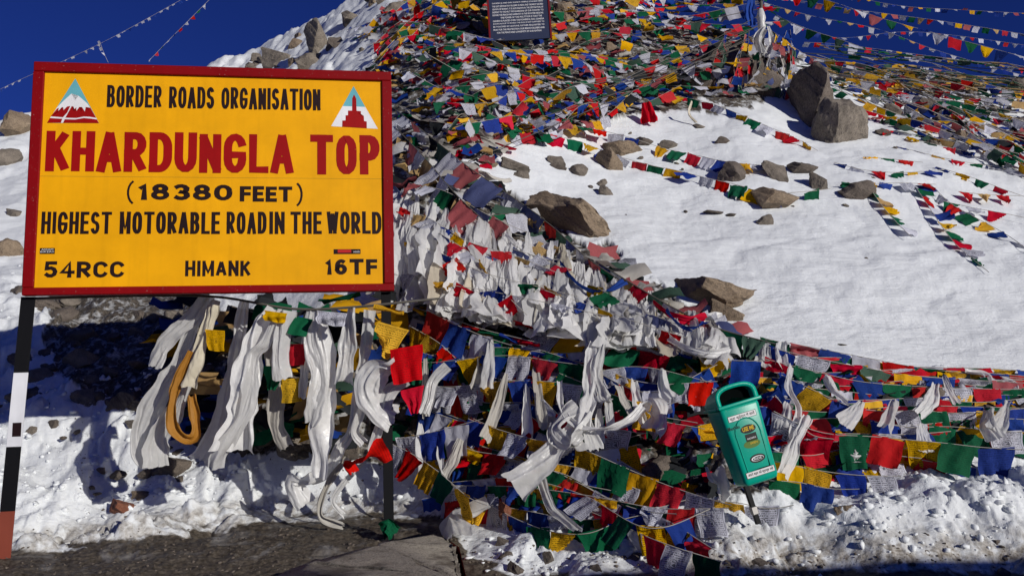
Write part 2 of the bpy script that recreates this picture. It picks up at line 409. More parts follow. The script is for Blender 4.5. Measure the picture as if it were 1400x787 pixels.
# ------------------------------------------------------------------ ground mesh
def build_ground():
    th = np.concatenate([np.linspace(-180, -41, 40, endpoint=False), np.linspace(-41, 41, 861), np.linspace(41, 180, 41)[1:]])
    r = np.concatenate([np.linspace(0.3, 5.1, 12), np.arange(5.2, 9.4, 0.0155), 9.4 * 1.0052 ** np.arange(0, 250), ])
    r = np.concatenate([r, np.geomspace(r[-1] * 1.02, 3500, 34)])
    T, RR = np.meshgrid(np.radians(th), r)
    X = RR * np.sin(T); Y = RR * np.cos(T)
    Z = H(X, Y, True)
    nv, nu = len(r) - 1, len(th) - 1
    V = np.stack([X, Y, Z], -1).reshape(-1, 3)
    road = road_mask(V[:, 0], V[:, 1], V[:, 2]); soil_shade = soil_shade_mask(V[:, 0], V[:, 1], V[:, 2])
    px, py = to_px(V[:, 0], V[:, 1], V[:, 2])
    dirty = sstep(690, 760, py) * sstep(700, 1050, px) * (V[:, 1] > 4) * 1.0
    dirty = np.maximum(dirty, sstep(50, -5, py - np.interp(px, [0, 200, 400, 600], [745, 715, 692, 700]) + 40) * 0 )
    dirty = np.maximum(dirty, sstep(26, 4, np.interp(px, [-300, 0, 200, 400, 600], [750, 745, 715, 692, 700]) - py) * (px < 630) * 0.8)
    upl = inpoly(px, py, [(330, 110), (330, 60), (480, -20), (560, -20), (500, 110)]) * 0.0
    dirty = np.maximum(dirty, upl)
    Fc = grid_faces(nu, nv)
    isroad = (road[Fc].mean(1) > 0.5)
    for nm, sel in (('road', isroad), ('snowy_hillside', ~isroad)):
        f = Fc[sel]; used, inv = np.unique(f, return_inverse=True)
        me = new_mesh(nm, V[used], inv.reshape(f.shape)[:, ::-1])
        for an, arr in (('road', road), ('soil_shade', soil_shade), ('dirty', dirty)):
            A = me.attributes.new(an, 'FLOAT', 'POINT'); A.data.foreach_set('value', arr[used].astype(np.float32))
        o = link(nm, me, MG); o['kind'] = 'structure'
build_ground()

# ------------------------------------------------------------------ rocks
def rock_mesh(seed, cuts=9, sub=4):
    rs = random.Random(seed * 7 + 1)
    bm = bmesh.new(); bmesh.ops.create_icosphere(bm, subdivisions=sub, radius=1)
    P = np.array([v.co for v in bm.verts])
    for _ in range(cuts + 4):
        n = np.array([rs.gauss(0, 1), rs.gauss(0, 1), rs.gauss(0, 1) * .8]); n /= np.linalg.norm(n); t = rs.uniform(0.38, 0.8)
        k = P @ n - t; P = P - np.where(k > 0, k, 0)[:, None] * n
    off = seed * 3.7
    for fr, am in ((1.6, .16), (4.5, .07), (11, .03)):
        d = fbm(P[:, 0] * fr + P[:, 2] * fr * .8 + off, P[:, 1] * fr - P[:, 2] * fr * .9, 4, seed + int(fr * 10), .6)
        P = P * (1 + am * d)[:, None]
    s_ = np.abs(P).max(0)
    for v, q in zip(bm.verts, P / s_ * .5): v.co = q
    me = bm_mesh('rock', bm, True); me.set_sharp_from_angle(angle=R(24))
    return me
RM = {}
for vi in range(9):
    for mi in range(4):
        if mi == 3 and vi > 0: continue
        base = rock_mesh(vi + 1, 8 + vi % 4, 5 if vi < 3 else 4) if mi == 0 else RM[(vi, 0)].copy()
        base.materials.clear(); base.materials.append(ROCKM[mi]); RM[(vi, mi)] = base
def rock(px, py, w, h, vi, mi, label, group=None, roll=0.0, name='rock', yaw=None, depth=None, sink=0.3):
    p = hit(px, py + h * 0.3)
    s = p[1] / F / 0.98
    W, Hh = w * s, h * s
    o = link(name, RM[(vi, mi)])
    o.scale = (W * 1.05, (depth or max(W * 0.8, Hh)) , Hh * 1.35)
    o.rotation_euler = (0, roll, random.uniform(-0.3, 0.3) if yaw is None else yaw)
    c = at(px, py + h * 0.12, p[1] + 0.1 * W)
    o.location = c
    return tag(o, label, 'rock', group)
rocks = [
 (1116,137,72,96,1,2,'big dark upright boulder at the top of the open snow, its left side shaded',0.1),
 (1152,165,82,90,2,1,'big grey brown boulder leaning against the dark one, its right face sunlit',0.5),
 (782,300,152,46,0,0,'long slanting tan boulder half buried in snow just above the heap of white scarves',0.55),
 (968,400,122,46,0,0,'long low tan boulder sticking out of the snow above the flag wall',0.05),
 (994,424,50,34,4,0,'rounded rock under the right end of the long low boulder',0.2),
 (1056,274,68,36,5,0,'tan boulder with a flat top alone in the middle of the snow field',0.0),
 (1046,302,24,17,6,1,'small dark triangular stone just below the flat topped tan boulder',0.0),
 (1003,236,44,42,7,2,'dark upright rock beside the red flag on the snow field',0.0),
 (1060,236,46,28,8,1,'slanting grey rock between the dark upright rock and the boulder pair',0.5),
 (1118,246,24,34,4,1,'narrow upright pale rock at the foot of the big boulders',0.0),
 (1172,262,52,30,6,2,'wide brown rock under the bundle of flags below the big boulders',0.1),
 (1095,232,44,22,5,2,'dark low rock directly beneath the big boulders',0.0),
 (988,194,24,14,3,2,'small dark stone alone in the upper snow',0.0),
 (955,174,18,9,5,1,'tiny brown stone under the hanging twist of cloth on the upper snow',0.0),
 (791,234,32,26,7,1,'rounded dark stone, right one of the cluster above the slanting tan boulder',0.0),
 (762,221,30,18,8,1,'small stone, upper one of the cluster above the slanting tan boulder',0.2),
 (764,229,24,13,4,2,'small flat stone under the upper stone of the cluster',0.0),
 (823,251,17,13,6,1,'small stone above another small stone right of the stone cluster',0.0),
 (826,263,24,18,5,1,'lower of two small stones right of the stone cluster',0.4),
 (807,256,10,8,7,2,'tiny dark stone left of the two small stones',0.0),
 (705,227,46,16,4,1,'jagged low grey rock on the snow left of the stone cluster',0.2),
 (712,240,26,15,6,1,'jagged stone just under the low grey rock left of the cluster',0.3),
 (668,224,34,16,7,0,'tan stone at the left edge of the snow beside the tangled flags',0.0),
 (852,201,56,28,2,0,'pale tan rock behind the blue flag at the left of the snow field',0.0),
 (838,222,46,40,1,0,'pale tan rock below the blue flag with a red flag on its right',0.0),
 (912,199,32,14,3,1,'low grey stone right of the pale tan rocks',0.0),
 (880,195,26,16,5,2,'dark stone between the pale tan rocks and the low grey stone',0.0),
 (975,290,26,5,8,2,'thin dark stone lying left of two in the middle of the snow field',0.0),
 (1000,293,16,4,7,2,'thin dark stone lying right of two in the middle of the snow field',0.0),
 (1150,471,22,4,7,2,'thin dark stone on the snow above the right flag wall',0.0),
 (166,692,36,20,0,3,'rust red rounded stone on the snow left of the scarves',0.0),
 (1155,700,34,24,6,0,'brown stone stuck upright in the snow bank right of the green bin',0.5),
 (22,172,44,42,5,0,'tan boulder on the left skyline next to the sign',0.0),
 (8,216,42,34,7,1,'grey boulder at the left edge below the skyline boulder',0.3),
 (14,338,40,40,2,0,'rounded tan boulder at the left edge beside the lower half of the sign',0.0),
 (20,290,20,16,4,1,'small grey stone left of the sign above the rounded boulder',0.0),
 (437,55,44,56,1,1,'tall pale rock on the upper left skyline beside the flags',0.0),
 (383,77,48,34,4,1,'dark squat rock on the upper left snow',0.0),
 (345,92,26,14,5,1,'small rock just above the top edge of the sign',0.0),
 (425,86,46,30,6,1,'grey rock under the tall pale rock by the flags',0.2),
 (462,60,26,24,8,2,'dark rock right of the tall pale rock',0.0),
 (405,62,24,18,3,0,'small tan stone left of the tall pale rock',0.0),
 (480,26,34,22,5,1,'grey rock where the left skyline meets the flag pile',0.0),
 (582,38,30,30,2,0,'tan rock among the flags left of the dark notice board',0.0),
 (612,12,40,24,3,1,'grey rock half under snow left of the dark notice board',0.0),
 (645,4,38,24,1,0,'smooth brown boulder touching the left side of the dark notice board',0.0),
 (540,14,34,24,6,1,'grey rock at the top of the flag pile on the left',0.0),
 (655,38,26,22,8,1,'small grey rock under the smooth brown boulder',0.0),
 (773,16,40,46,2,0,'tan rock directly right of the dark notice board',0.0),
 (782,44,40,34,4,0,'tan rock below right of the dark notice board',0.0),
 (812,20,30,24,6,1,'small grey rock on snow right of the dark notice board',0.0),
 (856,24,46,44,1,1,'jagged brown rock on the skyline right of the dark notice board',0.0),
 (835,38,30,22,7,0,'small tan rock left of the jagged skyline rock',0.0),
 (883,38,26,24,5,2,'dark rock right of the jagged skyline rock',0.0),
]
for (px, py, w, h, vi, mi, lab, rl) in rocks:
    rock(px, py, w, h, vi, mi, lab, roll=rl, name='boulder' if w > 60 else 'rock')
for (px, py, w, h, lab) in [(1000, 92, 90, 66, 'big dark rock in the hollow left of the pole under the tangle'), (1046, 112, 66, 60, 'dark rock directly under the leaning pole'), (958, 112, 60, 44, 'dark rock left of the hollow under the upper tangle')]:
    rock(px, py, w, h, 3, 2, lab)
rs = random.Random(8)
for k in range(22):
    px = rs.uniform(700, 1390); py = rs.uniform(180, 300) + (px > 1150) * 60
    rock(px, py, rs.uniform(4, 11), rs.uniform(3, 7), rs.randrange(9), rs.choice([1, 2]), 'tiny stone half buried in the open snow field', 'tiny stones in the open snow field')
rs = random.Random(5)
for k in range(34):
    px = rs.uniform(1190, 1400); py = rs.uniform(112, 215)
    if py > 130 + (px - 1190) * 0.1 + 80: continue
    w = rs.uniform(10, 34)
    rock(px, py, w, w * rs.uniform(0.45, 0.8), rs.randrange(9), rs.choice([0, 1, 1, 2]), 'small brown stone among faded flags on the upper right slope', 'stones among the flags on the upper right slope', roll=rs.uniform(-.4, .4))
for k in range(18):
    px = rs.uniform(330, 480); py = rs.uniform(max(20, 90 - (px - 330) * 0.5), 104)
    w = rs.uniform(8, 26)
    rock(px, py, w, w * rs.uniform(0.5, 0.8), rs.randrange(9), rs.choice([0, 1, 1, 2]), 'small stone poking through snow on the upper left skyline slope', 'stones on the upper left slope', roll=rs.uniform(-.4, .4))
for k in range(60):
    px = rs.uniform(490, 900); py = rs.uniform(-5, 75)
    w = rs.uniform(10, 28)
    rock(px, py, w, w * rs.uniform(0.5, 0.8), rs.randrange(9), rs.choice([0, 0, 1, 2]), 'small stone between the flags near the top of the slope', 'stones between the flags near the summit', roll=rs.uniform(-.4, .4))
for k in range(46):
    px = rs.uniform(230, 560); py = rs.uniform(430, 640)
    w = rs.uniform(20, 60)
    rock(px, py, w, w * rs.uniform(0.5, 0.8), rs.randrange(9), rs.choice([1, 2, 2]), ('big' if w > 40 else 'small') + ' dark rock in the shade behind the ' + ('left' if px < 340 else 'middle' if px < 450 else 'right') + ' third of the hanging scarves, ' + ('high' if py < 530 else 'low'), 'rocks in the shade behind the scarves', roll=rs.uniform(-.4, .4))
for k in range(40):  # rocks kept dark to extend the sign's shade over the lit strip
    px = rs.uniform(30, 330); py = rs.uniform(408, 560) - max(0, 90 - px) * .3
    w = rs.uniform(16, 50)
    rock(px, py, w, w * rs.uniform(0.4, 0.7), rs.randrange(9), rs.choice([2, 2, 1]), ('big' if w > 34 else 'small') + ' dark rock added to deepen the shade of the sign, ' + ('left part' if px < 130 else 'middle part' if px < 230 else 'right part') + (', high' if py < 480 else ', low'), 'rocks added to deepen the shade of the sign', roll=rs.uniform(-.4, .4))
for k in range(46):
    px = rs.uniform(-10, 330); py = rs.uniform(420, 690)
    w = rs.uniform(8, 30)
    rock(px, py, w, w * rs.uniform(0.4, 0.7), rs.randrange(9), rs.choice([0, 1, 2]), ['tiny', 'small', 'middle sized'][int((w - 8) / 7.4)] + ' stone in the snow below the ' + ('left' if px < 170 else 'middle') + ' of the sign, ' + ('high up' if py < 510 else 'half way' if py < 600 else 'near the road'), 'stones on the snow below the sign', roll=rs.uniform(-.4, .4))
for k in range(26):
    px = rs.uniform(640, 1400); py = rs.uniform(740, 787)
    w = rs.uniform(8, 30)
    rock(px, py, w, w * rs.uniform(0.5, 0.8), rs.randrange(9), 2, 'dark stone in the dirty snow along the front edge of the bank', 'dark stones in the dirty snow at the front', roll=rs.uniform(-.4, .4))
for k in range(22):
    px = rs.uniform(600, 1400); py = rs.uniform(440, 700)
    if px > 1050: py = rs.uniform(520, 640)
    w = rs.uniform(30, 70)
    rock(px, py, w, w * 0.6, rs.randrange(9), 2, 'dark rock under the wall of prayer flags', 'rocks under the flag wall')

# broken chunks of snow and grit on the banks
def chunks(name, mat, count, regions, smin, smax, seed, label, cat):
    rs = random.Random(seed)
    bm = bmesh.new(); bmesh.ops.create_icosphere(bm, subdivisions=1, radius=1); bm.verts.ensure_lookup_table()
    base = np.array([v.co for v in bm.verts]); fc = np.array([[v.index for v in f.verts] for f in bm.faces]); bm.free()
    pts = []
    for (x0, x1, y0, y1, w) in regions:
        for _ in range(int(count * w)):
            px, py = rs.uniform(x0, x1), rs.uniform(y0, y1); p = hit(px, py); pts.append((p.x + rs.uniform(-.05, .05), p.y + rs.uniform(-.1, .1)))
    P = np.array(pts); Z = H(P[:, 0], P[:, 1], True)
    V, Fc = [], []
    for i, (p, z) in enumerate(zip(P, Z)):
        sz = smin + (smax - smin) * rs.random() ** 2.5
        q = base.copy()
        for _ in range(4):
            n_ = np.array([rs.gauss(0, 1), rs.gauss(0, 1), rs.gauss(0, 1)]); n_ /= np.linalg.norm(n_); k_ = np.clip(q @ n_ - rs.uniform(.25, .6), 0, None); q = q - k_[:, None] * n_
        q = q * (1 + .3 * noise(base[:, 0] * 2.3 + i * 3.1, base[:, 1] * 2.3 + base[:, 2] + i, 5))[:, None] * np.array([rs.uniform(.7, 1.3), rs.uniform(.7, 1.2), rs.uniform(.5, .9)]) * sz
        an = rs.uniform(0, 6.28); c, s_ = math.cos(an), math.sin(an)
        q = np.stack([q[:, 0] * c - q[:, 1] * s_, q[:, 0] * s_ + q[:, 1] * c, q[:, 2]], 1)
        V.append(q + np.array([p[0], p[1], z + sz * .05])); Fc.append(fc + i * len(base))
    o = link(name, new_mesh(name, np.concatenate(V), np.concatenate(Fc), smooth=False), mat); tag(o, label, cat, kind='stuff')
CS = NT('broken snow'); CS.l(CS.mix(CS.tex(20, 4), (.66, .68, .69), (.80, .82, .82)), CS.b.inputs['Base Color']); CS.b.inputs['Roughness'].default_value = .8; CS.bump(CS.tex(60, 4), .5, .01)
chunks('snow_chunks', CS.m, 1100, [(-10, 330, 500, 705, .42), (330, 620, 650, 700, .06), (640, 1410, 700, 775, .20), (1180, 1410, 650, 720, .08), (-10, 60, 200, 500, .06)], .010, .060, 31, 'loose broken chunks of snow scattered over the banks', 'snow')
chunks('grit', ROCKM[2], 1500, [(-10, 640, 725, 787, .55), (640, 1410, 750, 787, .25), (100, 560, 560, 690, .2)], .005, .022, 32, 'loose dark grit on the road edge and dirty snow', 'gravel')

# ------------------------------------------------------------------ flags
def flag_mesh(w, h, seed, n, style):
    rs = random.Random(seed)
    U, V = np.meshgrid(np.linspace(0, 1, n + 1), np.linspace(0, 1, n + 1))
    u, v = U.ravel(), V.ravel()
    uv = np.stack([u, 1 - v], 1)
    a = (u - 0.5) * w; b = v * h
    y = np.zeros_like(a)
    if style == 'fold':           # one lower corner folded up across the flag
        s = rs.choice([-1, 1]); t0 = rs.uniform(0.25, 0.6)
        uu = (u - 0.5) * s + 0.5
        d = (uu + v) - (2 - t0 - 0.35)
        m = d > 0
        k = np.where(m, d, 0)
        uu = uu - k * rs.uniform(0.75, 1.0); vv = v - k * rs.uniform(0.75, 1.0)
        a = ((uu - 0.5) * s) * w; b = vv * h; y = y + np.where(m, -0.012 - 0.12 * w * np.sin(np.clip(k * 2.2, 0, math.pi)), 0)
    if style == 'roll':           # rolled round the cord
        an = v * rs.uniform(5, 7); r = 0.03 * (1 + 0.3 * v)
        b = 0.035 + r * (1 - np.cos(an)) * 0.8 + 0.01 * np.sin(u * 9); y = r * np.sin(an) 
        b = b + 0.02 * np.sin(u * 5 + seed) * v
    else:
        pinch = rs.uniform(0, 0.35) if style != 'tri' else rs.uniform(0.55, 0.9)
        a = a * (1 - pinch * (b / h) ** 1.2)
        if style == 'bunch': b = b * 0.42; y = y + 0.25 * w * np.sin(v * 7 + u * 3) * 0.35
        cu = rs.uniform(-1.3, 1.3) if style == 'curl' else rs.uniform(-0.5, 0.5)
        if style == 'tri': a = a + rs.uniform(-0.35, 0.35) * w * (b / h)
        th = cu * (b / h)
        if abs(cu) > 0.05:
            Rr = h / cu; yy = Rr * (1 - np.cos(th)); zz = Rr * np.sin(th)
            y = y + yy; b = zz
        k1, p1, k2, p2 = rs.uniform(1, 2.4), rs.uniform(0, 6), rs.uniform(2, 4), rs.uniform(0, 6)
        A = rs.uniform(0.05, 0.11) * w
        y = y + A * (0.15 + v) * np.sin(2 * math.pi * k1 * u + p1 + v * rs.uniform(-2, 2)) + 0.35 * A * np.sin(2 * math.pi * k2 * (u + 0.4 * v) + p2)
        a = a + rs.uniform(-0.18, 0.18) * w * v + 0.02 * w * np.sin(v * 8 + p2)
    # cord edge sags a little and edges are not straight
    b = b + 0.02 * h * np.sin(u * math.pi * 2 + seed) * (v > 0.9)
    P_ = np.stack([a, y, -b], 1)
    return P_, uv
FV = {}
STY = ['flat', 'flat', 'flat', 'flat', 'flat', 'fold', 'fold', 'curl', 'curl', 'tri', 'tri', 'bunch', 'roll', 'roll']
def get_flag(vi, colour, far):
    key = (vi, colour, far)
    if key not in FV:
        n = 4 if far else 9
        P_, uv = flag_mesh(1.0, 1.0, vi * 13 + 5, n, STY[vi]) if STY[vi] != 'roll' else flag_mesh(1.0, 1.0, vi * 13 + 5, n, 'roll')
        if STY[vi] == 'roll': P_[:, 1:] *= 2.2
        me = new_mesh('flag', P_, grid_faces(n, n), uv); me.materials.append(CM[colour]); FV[key] = me
    return FV[key]
NFLAG = [0]
def flag_string(pts, cols, label, w=0.24, h=None, group=None, swing=(-0.4, 0.35), styles=None, far=False, rope=True, sag=0.0, seed=1, gap=0.0, repeat=True, rr=0.0035, ropem=None, cat='flag string', start=0.0, jit=1.0, under=None):
    rs = random.Random(seed * 31 + 3)
    h = h or w * 0.98
    path, L = smooth_path(pts, 60)
    if sag:
        t = np.linspace(0, 1, 60); path[:, 2] -= sag * 4 * t * (1 - t)
    n = max(1, int((L - start) / (w + gap)))
    s = np.concatenate([[0], np.cumsum(np.linalg.norm(np.diff(path, axis=0), axis=1))]); L = s[-1]
    pos = lambda q: Vector([np.interp(q, s, path[:, k]) for k in range(3)])
    e = empty('prayer_flag_string', path[0], label, cat, group)
    base = Vector(path[0])
    if rope:
        link('cord', tube(path - path[0], rr, 4 if far else 5, 'cord'), ropem or ROPE, e)
    vs = styles or list(range(len(STY)))
    seq = [c for c in cols if c != ' ']
    for i in range(n):
        if repeat: c = seq[i % len(seq)]
        else:
            if i >= len(seq): break
            c = seq[i]
        if c == '.': continue
        q0 = start + i * (w + gap); q1 = min(q0 + w * rs.uniform(0.9, 1.0), L)
        a, b = pos(q0), pos(q1)
        x = (b - a); ln = x.length
        if ln < 0.02: continue
        x.normalize()
        if x.x < 0: x = -x; 
        z = Vector((0, 0, 1)); z = (z - x * z.dot(x))
        if z.length < 0.2: z = Vector((0, -0.5, 1)) - x * Vector((0, -0.5, 1)).dot(x)
        z.normalize(); yv = z.cross(x)
        M = Matrix((x, yv, z)).transposed().to_4x4()
        sw = rs.uniform(*swing)
        M = M @ Matrix.Rotation(sw, 4, 'X') @ Matrix.Rotation(rs.uniform(-0.09, 0.09) * jit, 4, 'Y')
        sc = Matrix.Diagonal((ln * rs.uniform(0.95, 1.1), (w + h) / 2 * rs.choice([-1, 1]), h * rs.uniform(0.85, 1.08), 1))
        M = M @ sc; M.translation = (a + b) / 2 - base
        o = bpy.data.objects.new('flag', get_flag(rs.choice(vs), c, far)); COL.objects.link(o); o.parent = e; o.matrix_basis = M
        NFLAG[0] += 1
    return e
HANG = [0, 1, 2, 3, 4, 0, 1, 2, 3, 4, 5, 6, 7, 8]
MIXED = [0, 1, 2, 3, 4, 0, 2, 5, 6, 7, 8, 9, 11]
ROLL_ = [11, 12, 13, 12, 13]
LIE = [5, 6, 7, 8, 9, 10, 11, 0, 2, 9, 10]
def onto(pts, off): return [hit(px, py, off) for px, py in pts]

def mixed(rs, pool, n):
    out = ''
    while len(out) < n:
        c = rs.choice(pool)
        if not out or c.upper() != out[-1].upper(): out += c
    return out
WALL = [
 # (pixels, offset, colours, w, styles, label)
 ([(585,408),(650,424),(710,433),(765,448),(810,456),(860,467),(920,476),(985,487)], .55, 'BGRWRGYGRWBY', .25, ROLL_, 'cord of rolled up flags running from the sign to above the green bin'),
 ([(560,418),(610,430),(660,446),(700,457),(745,470)], .60, 'YGWRGBR', .22, ROLL_, 'second cord of tightly rolled flags just right of the sign corner'),
 ([(735,452),(800,463),(860,472),(930,482),(1000,490),(1052,493)], .50, 'WYWGRGYBGR', .25, HANG, 'upper hanging row of the wall from the middle to the green bin'),
 ([(585,424),(640,447),(700,472)], .66, 'RBWB', .29, [0, 1, 2], 'short row of large flags led by a big red one near the sign corner'),
 ([(540,478),(575,492),(610,490),(650,485),(700,482),(760,492),(805,500)], .62, 'RGBYBWRG', .25, MIXED, 'row with a bright yellow flag hanging right of the sign, second from the top'),
 ([(590,528),(625,526),(670,518),(720,516),(770,520),(832,535)], .56, 'WWYBYWG', .25, HANG, 'row with two grey printed flags in the middle left of the wall'),
 ([(765,510),(800,521),(845,537),(885,550),(935,548)], .58, 'GWGYWB', .25, HANG, 'row with two dark green flags beside the drooping white scarves'),
 ([(528,603),(562,616),(600,640),(640,676),(665,690)], .95, 'WRYGYG', .24, [0, 1, 3, 9], 'diagonal row of sheer flags running down right of the thin black post'),
 ([(540,600),(575,590),(625,578),(660,572)], .80, 'WBWB', .25, MIXED, 'short row tied to the top of the thin black post'),
 ([(640,676),(675,690),(715,708),(760,722),(805,724),(850,708),(885,702)], .42, 'RWBGYGB', .235, HANG, 'lowest row of the wall, a printed white and a violet flag over the snow'),
 ([(752,600),(800,612),(850,632),(905,655),(950,672),(1000,690)], .58, 'BYGYRWRBG', .235, [0, 1, 2, 3, 4], 'evenly spaced row slanting down to the foot of the green bin'),
 ([(742,636),(790,655),(830,675),(880,694),(925,702)], .50, 'GYWBR', .25, [0, 1, 2, 5], 'row with a green and a printed yellow flag slanting down to the snow'),
 ([(790,570),(835,580),(885,592)], .50, 'BWRG', .24, HANG, 'short row in the dark hollow left of the green bin'),
 ([(640,572),(690,585),(745,600),(790,612)], .62, 'BYWYWB', .22, MIXED, 'row of small flags behind the long gathered white scarves'),
 ([(610,600),(650,612),(700,620),(735,640)], .55, 'GYRWRG', .22, MIXED, 'row hanging in the shade above the sheer diagonal flags'),
 ([(560,445),(600,465),(640,500),(690,520)], .5, 'YYRGW', .25, MIXED, 'row of crumpled yellow flags right below the sign corner'),
 ([(1050,466),(1110,476),(1180,488),(1250,500),(1330,511),(1420,520)], .12, 'gRyBRWrGyRbGrWBWRY', .22, [11, 12, 13, 5], 'crumpled row along the very top edge of the right wall against the snow'),
 ([(1040,462),(1110,472),(1180,484),(1250,497),(1330,508),(1420,518)], .22, 'GrBWRGYwBRWGBYR', .26, [11, 5, 8, 2, 12], 'second crumpled row just under the top edge of the right wall'),
 ([(1050,474),(1110,486),(1180,498),(1250,509),(1330,516),(1420,524)], .30, 'BWRgYBWrGYWWRB', .26, [11, 5, 6, 3, 0], 'third crumpled row near the top edge of the right wall'),
 ([(1045,490),(1115,505),(1175,517),(1250,523),(1320,527),(1420,532)], .30, 'RGRBGRWRGYGRWRB', .24, [0, 1, 2, 3, 4, 0, 1, 5], 'upper row of the right wall hanging from a white cord'),
 ([(1068,512),(1110,530),(1165,552),(1210,557),(1260,556),(1310,560),(1420,556)], .36, 'BYBRWGWYBWGBWBY', .22, MIXED, 'second row of the right wall with creased white flags'),
 ([(1058,562),(1120,587),(1200,592),(1285,600),(1345,608),(1420,615)], .42, 'WRGRYGBRRGYB', .245, [0, 1, 2, 3, 4], 'long even row of the right wall with large red and green flags'),
 ([(1060,630),(1120,638),(1170,644),(1232,650)], .30, 'YYBWWRGW', .21, [0, 1, 2, 3], 'low row of small flags resting on the snow right of the green bin'),
 ([(1052,656),(1090,654),(1130,662),(1175,668)], .26, 'GBYRW', .23, [0, 2, 5, 8], 'lowest short row right of the green bin half in the snow'),
 ([(975,684),(1010,682),(1050,690),(1085,690)], .26, 'YWYGR', .22, MIXED, 'short row on the snow behind the post of the green bin'),
 ([(1060,540),(1090,570),(1110,590),(1140,600)], .38, 'RWRR', .26, MIXED, 'short row of big red flags just right of the green bin'),
 ([(1190,575),(1240,580),(1300,578),(1360,585),(1420,590)], .30, 'BWGYWBGRWY', .22, MIXED, 'row between the two long rows of the right wall'),
 ([(1060,600),(1130,612),(1200,616),(1260,626)], .22, 'RYBWRGY', .22, MIXED, 'row partly hidden under the long even row of the right wall'),
 ([(1260,628),(1320,632),(1420,636)], .2, 'RBYWGR', .2, MIXED, 'lowest row at the right edge touching the snow bank'),
]
for i, (pp, off, cols, w, st, lab) in enumerate(WALL):
    flag_string(onto(pp, off), cols, lab, w=w * 1.1, jit=2.2, styles=st, seed=100 + i, swing=(-0.35, 0.3), sag=0.03, cat='flag string')
# deeper rows close to the bank
rs = random.Random(21)
fillr = []
for k in range(36):
    y0 = 436 + k * 7
    x0 = rs.uniform(560, 620); x1 = rs.uniform(840, 885) if 11 < k < 29 else rs.uniform(940, 1000)
    pts = [(x0 + (x1 - x0) * t, y0 + rs.uniform(-16, 16) + rs.choice([34, 34, 60, 80]) * t) for t in np.linspace(0, 1, 5)]
    cols = mixed(rs, 'BWRGYW', 17) if k % 3 else 'BWRGY'
    flag_string(onto(pts, rs.uniform(.15, .5)), cols, 'back row of flags left of the green bin, ' + ['near the top of the wall', 'a third of the way down', 'two thirds of the way down', 'at the bottom near the snow'][min(3, k // 9)], w=rs.uniform(.2, .25), styles=MIXED, seed=200 + k, swing=(-0.7, 0.4), group='packed rows in the left half of the flag wall')
for k in range(15):
    y0 = 492 + k * 9.5
    x0 = rs.uniform(1030, 1060); x1 = 1440 if k < 12 else 1260
    pts = [(x0 + (x1 - x0) * t, y0 + rs.uniform(-8, 8) + (12 if k < 5 else -4) * t) for t in np.linspace(0, 1, 5)]
    cols = mixed(rs, 'BWRGY', 17) if k % 3 else 'BWRGY'
    flag_string(onto(pts, rs.uniform(.10, .24)), cols, 'back row of flags right of the green bin, ' + ['near the top of the wall', 'in the middle of the wall', 'near the snow bank'][min(2, k // 5)], w=rs.uniform(.2, .24), styles=MIXED, seed=240 + k, swing=(-0.7, 0.4), group='packed rows in the right half of the flag wall')

# strings lying over the open snow
SNOWS = [
 ([(640,160),(700,165),(785,172),(850,185),(905,202),(950,212),(1000,222),(1065,228)], 'WrGYBwYGRWB.YGRWBY', 'string over the snow with sheer green and pink red flags by the dark rock'),
 ([(690,178),(740,182),(790,193),(840,212),(890,226),(925,233),(965,243),(1005,252),(1050,264),(1100,262),(1135,258)], 'WRGRGYBWRGYBWRGYB.GYB', 'long string draped past the pale tan rocks to the boulder pair'),
 ([(900,128),(950,136),(985,146),(1020,160),(1055,175),(1090,190),(1118,206)], 'RYGRWBYGWR', 'string stretched over the upper snow down to the big boulders'),
 ([(1180,214),(1215,217),(1262,222)], 'YGRW', 'short string with a yellow, a green and a red flag below the big boulders'),
 ([(1150,250),(1190,251),(1230,250),(1280,252)], 'GYBWRYB', 'string lying across the snow right of the wide brown rock'),
 ([(1280,228),(1330,243),(1370,258),(1410,272)], 'BYGRW', 'string with blue, yellow, green and red flags at the right edge of the snow'),
 ([(1190,258),(1205,280),(1222,300),(1246,324)], 'GyYGW', 'short dark string ending on the open snow with grey shadows'),
 ([(1252,256),(1268,280),(1288,310),(1305,332),(1325,350),(1352,372)], 'GRWBYGRW', 'string with a green, a red and a blue flag running steeply down the snow'),
 ([(1272,252),(1300,278),(1335,298),(1375,320),(1412,346)], 'BWRGYBWR', 'string running down to a big red flag at the right edge'),
 ([(1310,262),(1350,266),(1395,268)], 'RyR', 'short red string on the snow near the right edge'),
 ([(1205,176),(1260,186),(1320,190),(1410,200)], 'RWGBYrWg', 'upper one of two strings on the snow under the upper right tangle'),
 ([(1225,200),(1300,218),(1360,228),(1415,240)], 'BWYRGw', 'string between the right tangle and the string with blue and yellow flags'),
 ([(1140,222),(1180,232),(1230,236),(1290,232)], 'BWRGY', 'string low beside the wide brown rock under the boulders'),
 ([(1290,275),(1330,284),(1375,292),(1412,300)], 'GWRYB', 'string crossing the snow above the big red flag at the right edge'),
 ([(1240,188),(1290,200),(1340,210),(1420,222)], 'YgRBWYGr', 'string with a yellow flag along the lower edge of the upper right tangle'),
]
for i, (pp, cols, lab) in enumerate(SNOWS):
    flag_string(onto(pp, .32 if i < 3 else .22), cols, lab, w=.27 if i < 3 else .24, styles=[0, 1, 2, 3, 4, 9, 10, 8] if i < 3 else [0, 2, 5, 6, 7, 8, 9, 10, 11], seed=300 + i, swing=(-1.45, -.75) if i in (6, 7, 8) else (-1.1, 0.5), rr=.0045, gap=.02 if i < 3 else .07, jit=3)

